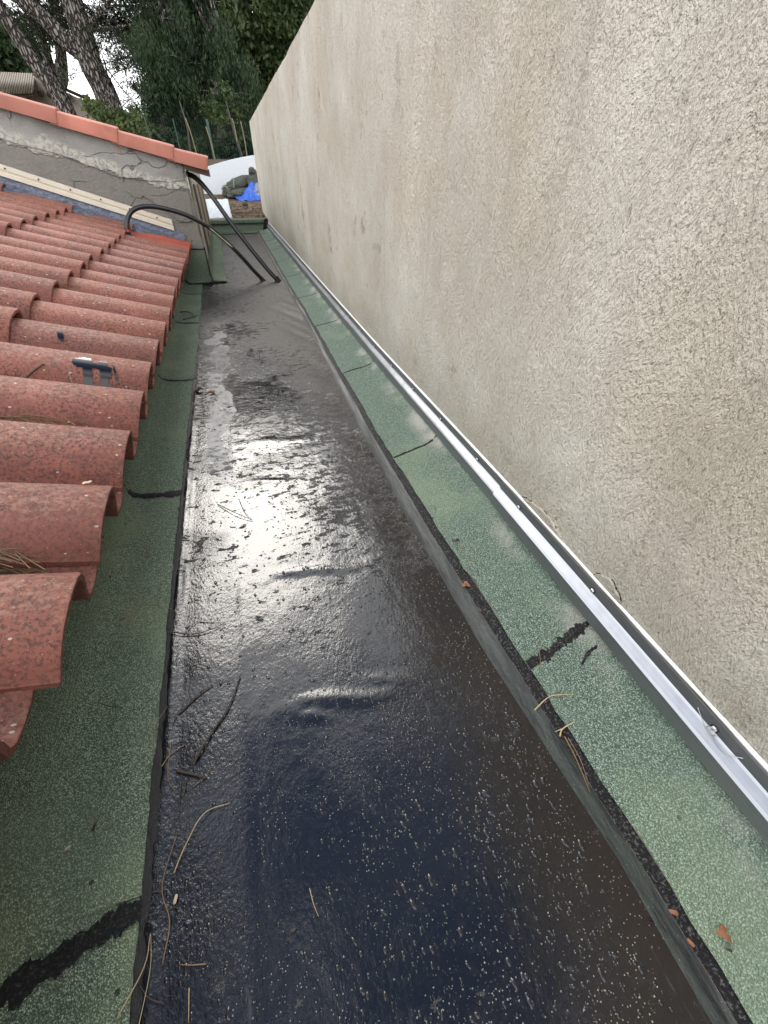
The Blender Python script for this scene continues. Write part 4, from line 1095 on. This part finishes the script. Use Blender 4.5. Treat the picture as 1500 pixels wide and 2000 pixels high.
# broad mass of far wood: behind everything, right of the bright gap and far left
fb = []
for u in range(240, 640, 22):
    for v in (120, 160, 200, 240, 280, 310):
        if u < 325 and v < 250: continue
        p = at(u+random.uniform(-8, 8), v, 28+random.uniform(-1, 2)); fb.append((p.x, p.y, p.z, .95, .9, .85))
for u in range(300, 700, 26):
    for v in (60, 20, -30):
        if random.random() < .35: p = at(u, v, 29); fb.append((p.x, p.y, p.z, 1.0, 1.0, .8))
for u in range(-60, 75, 24):
    for v in (75, 105, 130):
        p = at(u+random.uniform(-8, 8), v, 33); fb.append((p.x, p.y, p.z, .85, .9, .75))
o = leaves('far_wood', fb, 42000, .16, MT['leaf_dark'], None, .5, .3, .2); o['kind'] = 'stuff'; o['label'] = 'dark mass of far wood behind the fence'; o['category'] = 'wood'
# undergrowth behind the fence
ub = [(x, 16.0+random.uniform(-.3, .6), 1.0+random.uniform(.0, .4), .3, .3, .3) for x in np.arange(-2.5, 2.4, .3)]
o = leaves('undergrowth', ub, 9000, .06, MT['leaf_dark'], None, .5, .2, .2); o['kind'] = 'stuff'; o['label'] = 'low dark undergrowth behind the mesh fence'; o['category'] = 'undergrowth'
# thin grey trunks by the fence
for (u0, v0, u1, v1, r, lab) in ((452, 240, 472, 306, .055, 'leaning grey trunk by the fence right of the canes'), (366, 250, 372, 300, .045, 'thin grey trunk behind the fence left of the long cane')):
    a = at(u0, v0, 15.5); b = at(u1, v1, 15.5); mb = MB(); mb.tube(spline([(b.x, 15.5, .9), b, a, a+Vector((-.05, .1, .5))], 5), [r*(1-.05*i) for i in range(16)], 8)
    o = mb.build('young_trunk', MT['rockp'], None, True); tag(o, lab, 'tree trunk')

# ------------------------------------------------------------------ house in the back left
HYD = 24.0
t = thing('house', 'pale house with a brown roman tiled roof behind the leaning pine', 'house', (-6, HYD, 1.2))
a = at(152, 185, HYD); apex = at(68, 150, HYD); 
gx1, gx0 = a.x, apex.x
V = [(gx1, HYD, 1.0), (gx1, HYD, a.z-.1), (gx0, HYD, apex.z), (gx0-3.5, HYD, apex.z-.9), (gx0-3.5, HYD, 1.0)]
V2 = V+[(x, HYD+4, z) for x, _, z in V]
mesh('gable_wall', V2, [(0, 1, 2, 3, 4), (9, 8, 7, 6, 5), (0, 5, 6, 1), (1, 6, 7, 2), (2, 7, 8, 3), (3, 8, 9, 4)], MT['housew'], t)
def pslab(P, Q, n, name):
    """rows of roman tiles between edge P0-P1 (eave) and Q0-Q1 (ridge)"""
    for i in range(n):
        s = (i+.5)/n; e = Vector(P[0]).lerp(Vector(P[1]), s); r = Vector(Q[0]).lerp(Vector(Q[1]), s)
        mb = MB(); mb.tube([e, r], [.036, .036], 8); mb.build('roof_tile_row', MT['tileold'], t, True)
l = Vector((gx0, HYD-.3, apex.z+.06))
pslab([(gx1+.35, HYD-.25, a.z-.12), (gx1+.35, HYD+4, a.z-.12)], [(gx0, HYD-.25, apex.z+.05), (gx0, HYD+4, apex.z+.05)], 30, '')
pslab([(gx0-4.2, HYD-1.6, apex.z-.75), (gx0+.15, HYD-1.6, apex.z-.55)], [(gx0-4.2, HYD+.6, apex.z+.12), (gx0-.1, HYD+.6, apex.z+.12)], 58, '')
mesh('roof_slab', [(gx0-4.2, HYD-1.6, apex.z-.80), (gx0+.1, HYD-1.6, apex.z-.62), (gx0-.1, HYD+.6, apex.z+.05), (gx0-4.2, HYD+.6, apex.z+.05)], [(0, 1, 2, 3)], MT['tileold'], t)
mesh('front_wall', [(gx0-4, HYD-1.3, .9), (gx0-.2, HYD-1.3, .9), (gx0-.2, HYD-1.3, apex.z-.62), (gx0-4, HYD-1.3, apex.z-.72)], [(0, 1, 2, 3)], MT['housew'], t)
for i in range(10):
    p = Vector((gx0-.25+.28*i, HYD-.28, apex.z-.42-.028*i)); 
    if p.x > gx1-.3: break
    mb = MB(); mb.tube([p, p+Vector((0, .35, .08))], .09, 6); mb.build('porch_tile', MT['tileold'], t)

# ------------------------------------------------------------------ rain drops and grit on the floor
def drops(n, y0, y1, rmin, rmax, seed, clump=True):
    r_ = random.Random(seed); mb_V = []; mb_F = []
    made = 0; tries = 0
    while made < n and tries < n*8:
        tries += 1
        y = y0+(y1-y0)*r_.random()**1.3; x = r_.uniform(-.29, .385)
        dens = .5+.9*nz(x*6, y*6, seed)+(.25 if x > 0 else -.05)
        if r_.random() > dens: continue
        r = rmin+(rmax-rmin)*r_.random()**4.5; el = 1+1.3*r_.random()**2; z = floor_z(x, y); k = len(mb_V)
        ang = r_.gauss(1.75, .35); ca_, sa_ = cos(ang), sin(ang); ns = 7
        for rr, hh in ((1, -.0003), (.72, .30*r), (.0, .46*r)):
            if rr == 0: mb_V.append((x, y, z+hh)); break
            for q in range(ns):
                a = 2*pi*q/ns; px = r*rr*cos(a)*el; py = r*rr*sin(a)*(1+.15*sin(3*a+made)); mb_V.append((x+px*ca_-py*sa_, y+px*sa_+py*ca_, z+hh))
        for q in range(ns):
            q2 = (q+1) % ns; mb_F.append((k+q, k+q2, k+ns+q2, k+ns+q)); mb_F.append((k+ns+q, k+ns+q2, k+2*ns))
        made += 1
    return mb_V, mb_F
V, F = drops(11000, -.32, 2.6, .0008, .0044, 3)
o = mesh('rain_drops', V, F, MT['drop'], None, True, kind='stuff'); o['label'] = 'rain drops beading on the wet black gutter floor'; o['category'] = 'rain drops'
mb = MB()
for i in range(5200):
    y = -.3+2.3*random.random()**1.5; x = random.uniform(-.3, .385)
    if random.random() > .55+.8*nz(x*5, y*5, 22)+(.2 if x > .05 else -.2): continue
    r = random.uniform(.0006, .0017); z = floor_z(x, y)
    a = random.uniform(0, 6.28)
    mb.add([(x+r*cos(a), y+r*sin(a), z), (x+r*cos(a+2.1), y+r*sin(a+2.1), z), (x+r*cos(a+4.2)*1.3, y+r*sin(a+4.2), z), (x, y, z+r*1.2)], [(0, 1, 3), (1, 2, 3), (2, 0, 3)])
o = mb.build('loose_grit', MT['graingrey'], None, kind='stuff'); o['label'] = 'pale mineral grit washed onto the black floor'; o['category'] = 'grit'

# ------------------------------------------------------------------ debris, each piece a thing
def stick(name, P, r, mat, lab, cat, sub=None, taper=.5, wob=.0):
    Q = spline(P, 5); n = len(Q); r *= .78
    Q = [q+Vector((0, 0, r*.8+wob*sin(pi*i/(n-1)))) for i, q in enumerate(Q)]
    mb = MB(); mb.tube(Q, [r*(1-(1-taper)*i/(n-1)) for i in range(n)], 5)
    for S in (sub or []):
        q = spline(S, 4); mb.tube([p+Vector((0, 0, r*.8)) for p in q], [r*.7*(1-.5*i/(len(q)-1)) for i in range(len(q))], 5)
    o = mb.build(name, MT[mat], None, True); tag(o, lab, cat); return o
stick('pine_needle', [(-.329,.738,.011),(-.271,.718,.003),(-.232,.719,.003),(-.197,.732,.003)], .0019, 'twig', 'dark bent needle reaching from the left felt edge onto the wet floor', 'pine needle', [[(-.260,.754,.003),(-.197,.732,.003)]], wob=.004)
stick('forked_twig', [(-.216,1.244,.003),(-.159,1.172,.003),(-.107,1.123,.003)], .0022, 'twig', 'forked dark twig lying in the brightest glare', 'twig', [[(-.144,1.249,.003),(-.129,1.174,.003),(-.107,1.123,.003)]], wob=.005)
stick('bark_stick', [(-.259,.413,.003),(-.243,.437,.003),(-.226,.463,.003)], .0042, 'twig', 'brown stick with a long needle at its tip on the wet floor', 'twig', [[(-.226,.463,.003),(-.192,.507,.003),(-.166,.573,.003)]], wob=.003)
stick('pine_needle', [(-.294,.521,.003),(-.259,.549,.003),(-.227,.566,.003)], .0022, 'twig', 'short dark split needle left of the stick', 'pine needle', [[(-.290,.525,.003),(-.250,.560,.003),(-.235,.560,.003)]])
stick('pine_needle', [(-.285,.248,.003),(-.267,.281,.003),(-.238,.319,.003),(-.194,.323,.003)], .0014, 'paletwig', 'pale tan needle curling on the blue wet floor', 'pine needle', wob=.004)
stick('pine_needle', [(-.293,.143,.003),(-.286,.188,.003),(-.301,.236,.003),(-.284,.302,.003)], .0014, 'needle', 'long wavy olive needle beside the lower tar edge', 'pine needle', wob=.003)
stick('pine_needle', [(-.344,.106,.013),(-.316,.147,.010),(-.311,.181,.010)], .0013, 'paletwig', 'pale needle pair crossing the tar edge at the bottom', 'pine needle', [[(-.320,.075,.008),(-.308,.14,.008),(-.311,.181,.008)]])
stick('bark_chip', [(-.292,.408,.004),(-.268,.395,.004),(-.235,.377,.004)], .0035, 'twig', 'short strip of dark bark just right of the left tar edge', 'bark')
stick('pine_needle', [(-.075,.164,.003),(-.072,.144,.003),(-.067,.127,.003)], .0009, 'paletwig', 'tiny pale needle in the middle of the blue reflection', 'pine needle')
stick('pine_needle', [(-.255,.108,.003),(-.254,.075,.003)], .0011, 'paletwig', 'straight pale needle at the very bottom of the floor', 'pine needle')
stick('pine_needle', [(-.317,.421,.010),(-.303,.441,.006),(-.280,.453,.004)], .0016, 'needle', 'curved brown needle leaning over the tar edge by the bark strip', 'pine needle', [[(-.305,.466,.006),(-.305,.399,.006),(-.289,.368,.004)]])
stick('twig', [(-.482,.618,.016),(-.444,.583,.012),(-.407,.567,.011)], .0018, 'twig', 'thin dark twig with a knot on the dark green felt', 'twig', [[(-.420,.571,.012),(-.424,.584,.016)]])
stick('pine_needle', [(-.427,.776,.011),(-.421,.839,.011),(-.415,.890,.011)], .0012, 'needle', 'thin needle lying lengthwise in the dark felt valley', 'pine needle')
stick('pine_needle', [(-.406,.848,.011),(-.368,.835,.011),(-.328,.811,.011)], .0012, 'needle', 'needle pointing across the felt towards the tar edge', 'pine needle')
stick('pine_needle', [(-.333,.442,.013),(-.335,.503,.013),(-.316,.545,.009)], .0012, 'needle', 'needle following the felt edge above the split needle', 'pine needle')
stick('pine_needle', [(-.462,.685,.012),(-.460,.646,.012),(-.450,.618,.012)], .0012, 'twig', 'short dark hooked needle above the knotted twig', 'pine needle')
stick('twig', [(-.487,3.803,.018),(-.412,3.753,.013),(-.366,3.622,.013)], .006, 'twig', 'bent black twig on the far green felt below the outbuilding', 'twig', [[(-.455,3.593,.013),(-.335,3.700,.013)]], wob=.01)
stick('pine_needle', [(.454,.736,.038),(.470,.765,.046),(.490,.780,.050)], .0013, 'needle', 'olive needle standing up from the pale green felt edge', 'pine needle')
stick('pine_needle', [(.505,.433,.050),(.490,.40,.048),(.472,.365,.045)], .0013, 'needle', 'needle lying across the wide black tar joint', 'pine needle')
stick('twig', [(.421,.302,.021),(.459,.310,.043),(.503,.297,.050)], .0018, 'paletwig', 'straw coloured curved twig spanning tar line and pale felt', 'twig')
stick('forked_twig', [(.436,.239,.030),(.447,.248,.036),(.473,.250,.047)], .0022, 'paletwig', 'pale Y shaped twig at the edge of the pale felt', 'twig', [[(.447,.248,.036), (.433,.250,.028)]])
stick('pine_needle', [(.443,.235,.034),(.440,.193,.032),(.432,.141,.027)], .0016, 'needle', 'long brown needle pair trailing down the tar line', 'pine needle', [[(.447,.230,.036),(.446,.19,.034),(.436,.150,.029)]])
stick('pine_needle', [(.578,.561,.062),(.590,.535,.064),(.594,.508,.065)], .0008, 'twig', 'hair thin dark needle on the pale felt near the metal strip', 'pine needle')
def leaf(c, r, mat, lab, rot=0, lobes=5, cup=.3, nrm=(0, 0, 1), name='dry_leaf', cat='leaf'):
    V = [(0, 0, .0)]; n = 16
    for i in range(n):
        a = 2*pi*i/n; rr = r*(.75+.3*cos(lobes*a)+.12*nz(i*1.3, c[0]*9)); V.append((rr*cos(a), rr*sin(a)*.8, cup*r*(.3+.5*abs(sin(a*1.5)))))
    q = Vector(nrm).to_track_quat('Z', 'Y'); V = [q @ (Matrix.Rotation(rot, 3, 'Z') @ Vector(v)) + Vector(c) for v in V]
    F = [(0, 1+i, 1+(i+1) % n) for i in range(n)]
    o = mesh(name, [tuple(v) for v in V], F, MT[mat], None, True); md = o.modifiers.new('s', 'SOLIDIFY'); md.thickness = .0008; tag(o, lab, cat); return o
RN = (-.15, 0, 1)
leaf((.430,.648,.029), .013, 'leafdry', 'reddish brown leaf caught on the tar line', .6, 3, .5, (-.3, 0, 1))
leaf((.463,.793,.049), .011, 'leafdark', 'curled dark leaf on the pale green felt edge', 1.2, 2, .9, RN)
leaf((.488,-.067,.052), .011, 'leafdry', 'round three lobed brown leaf on the pale felt, lower right', .2, 3, .2, RN)
leaf((.481,-.082,.051), .004, 'leafdark', 'tiny dark speck of leaf below the lobed brown leaf', .9, 2, .2, RN)
leaf((.445,-.029,.037), .006, 'leafdry', 'small brown leaf piece on the tar line, lower right', .9, 2, .4, (-.3, 0, 1))
leaf((.443,-.062,.037), .005, 'leafdry', 'rusty leaf scrap beside the lobed leaf on the tar line', .3, 2, .4, (-.3, 0, 1))
leaf((-.404,1.033,.013), .006, 'leafdry', 'small orange leaf scrap on the dark green felt', .4, 2, .3)
leaf((-.444,.813,.013), .007, 'leafdry', 'brown bark scrap on the felt below the tiles', .2, 2, .3)
leaf((-.419,.351,.013), .006, 'leafdark', 'dark red leaf scrap on the lower dark felt', 1.4, 2, .4)
leaf((-.454,.331,.017), .005, 'leafpale', 'bleached leaf scrap on the lower dark felt', .4, 2, .3)
leaf((-.240,2.202,.006), .022, 'leafdry', 'brown curled leaf on the grey film in the gutter', .4, 3, .7)
leaf((-.308,2.242,.010), .026, 'leafdark', 'black leaf clump at the felt edge beside the curled leaf', 1.0, 3, .7)
leaf((-.280,.213,.004), .006, 'leafpale', 'yellowish leaf on the floor beside the wavy needle', 1.3, 2, .1)
leaf((-.107,.123,.004), .005, 'leafdark', 'small dark bark bit on the blue reflection', .1, 2, .3)
leaf((.428,.564,.026), .008, 'leafdark', 'dark leaf bit on the tar line below the reddish leaf', .1, 2, .6, (-.3, 0, 1))
# on the tiles
def ont(x, y, d=.004): return (x, y, tile_z(x, y)+d)
def lie(p, q, lift, n=4, wig=.006):
    """a stick resting on its two ends"""
    a, b = Vector(p), Vector(q)
    return [tuple(a.lerp(b, i/n)+Vector((0, wig*sin(i*2.1), lift*sin(pi*i/n)))) for i in range(n+1)]
stick('twig', lie(ont(-.745, yk(3)+.085, .012), ont(-.650, yk(4)-.095, .010), .012), .0065, 'twig', 'dark knobbly twig on the tiles above the dripping tar splash', 'twig', [lie(ont(-.69, yk(3)+.105, .02), ont(-.655, yk(3)+.09, .02), .004)])
stick('twig', lie(ont(-.64, yk(0)+.115, .030), ont(-.50, yk(0)+.10, .014), .010), .0052, 'twig', 'dark rough twig in the needle filled tile channel', 'twig')
stick('twig', lie(ont(-.62, yk(-1)+.19, .024), ont(-.505, yk(-1)+.165, .008), .022), .0050, 'twig', 'long curved dark twig over the nearest tile channel', 'twig')
stick('twig', lie(ont(-.60, yk(-1)+.15, .016), ont(-.535, yk(-1)+.175, .014), .010), .003, 'paletwig', 'pale broken twig stub in the nearest tile channel', 'twig')
stick('pine_needle', [ont(-.575, 1.475, .01), ont(-.585, 1.53, .006), ont(-.59, 1.59, .004)], .0016, 'paletwig', 'single tan needle standing against a tile left of the splash', 'pine needle')
x0 = -.69; leaf(ont(-.685, yk(5)-.125, .012), .026, 'leafpale', 'bleached leaf in the channel beside the small tar fleck', .2, 3, .5, (.3, -.3, 1))
leaf(ont(-.515, .948, .012), .014, 'leafpale', 'tan seed husk in the needle filled tile channel', .2, 2, .8)
leaf(ont(-.41, .925, .006), .010, 'leafpale', 'pale chip on the tile channel near the eave', .2, 2, .3)
def litter(x0, x1, k, n, seed, lab, u0=.085, u1=.15):
    r_ = random.Random(seed); mb = MB()
    for i in range(n):
        x = r_.uniform(x0, x1); y = yk(k-1)+r_.uniform(u0, u1); z = tile_z(x, y)+r_.uniform(.002, .022)*(.35+.65*(x1-x)/(x1-x0)); L = r_.uniform(.03, .075); a = r_.gauss(pi, .5); t_ = r_.uniform(-.15, .2)
        p = Vector((x, y, z)); d = Vector((cos(a)*.94, sin(a), -cos(a)*SL+t_*.4)).normalized()*L
        mb.tube([p-d, p+Vector((0, 0, .004)), p+d], [.0012, .0014, .0009], 4, False)
    o = mb.build('needle_litter', MT['needle'], None, kind='stuff'); o['label'] = lab; o['category'] = 'needle litter'
litter(-.66, -.50, 1, 230, 1, 'brown pine needles filling the tile channel beside the tan husk')
litter(-.70, -.545, 0, 110, 2, 'pine needles in the nearest tile channel')
litter(-.85, -.53, 3, 190, 3, 'pine needles in the tile channel below the tar splash')
litter(-.85, -.70, 8, 40, 5, 'few pine needles caught at a tile step')

# short dry needles gathered along the left edge of the wet floor, nothing tells them apart
r9 = random.Random(77)
for i in range(34):
    y = .10+2.1*r9.random()**1.4; x = xL(y)+.02+abs(r9.gauss(0, .045)); a = r9.uniform(0, 3.14); L = r9.uniform(.010, .026)
    z = floor_z(x, y)+.001; d = Vector((cos(a)*L, sin(a)*L, 0)); b = Vector((-sin(a), cos(a), 0))*r9.uniform(-.006, .006)
    stick('dry_needle', [Vector((x, y, z))-d, Vector((x, y, z+.002))+b, Vector((x, y, z))+d], r9.uniform(.0008, .0016), r9.choice(('needle', 'twig', 'twig')), 'short dry needle stuck on the wet floor beside the left tar edge', 'pine needle')
for o in COL.objects:
    if o.name.startswith('dry_needle'): o['group'] = 'short needles along the left tar edge'
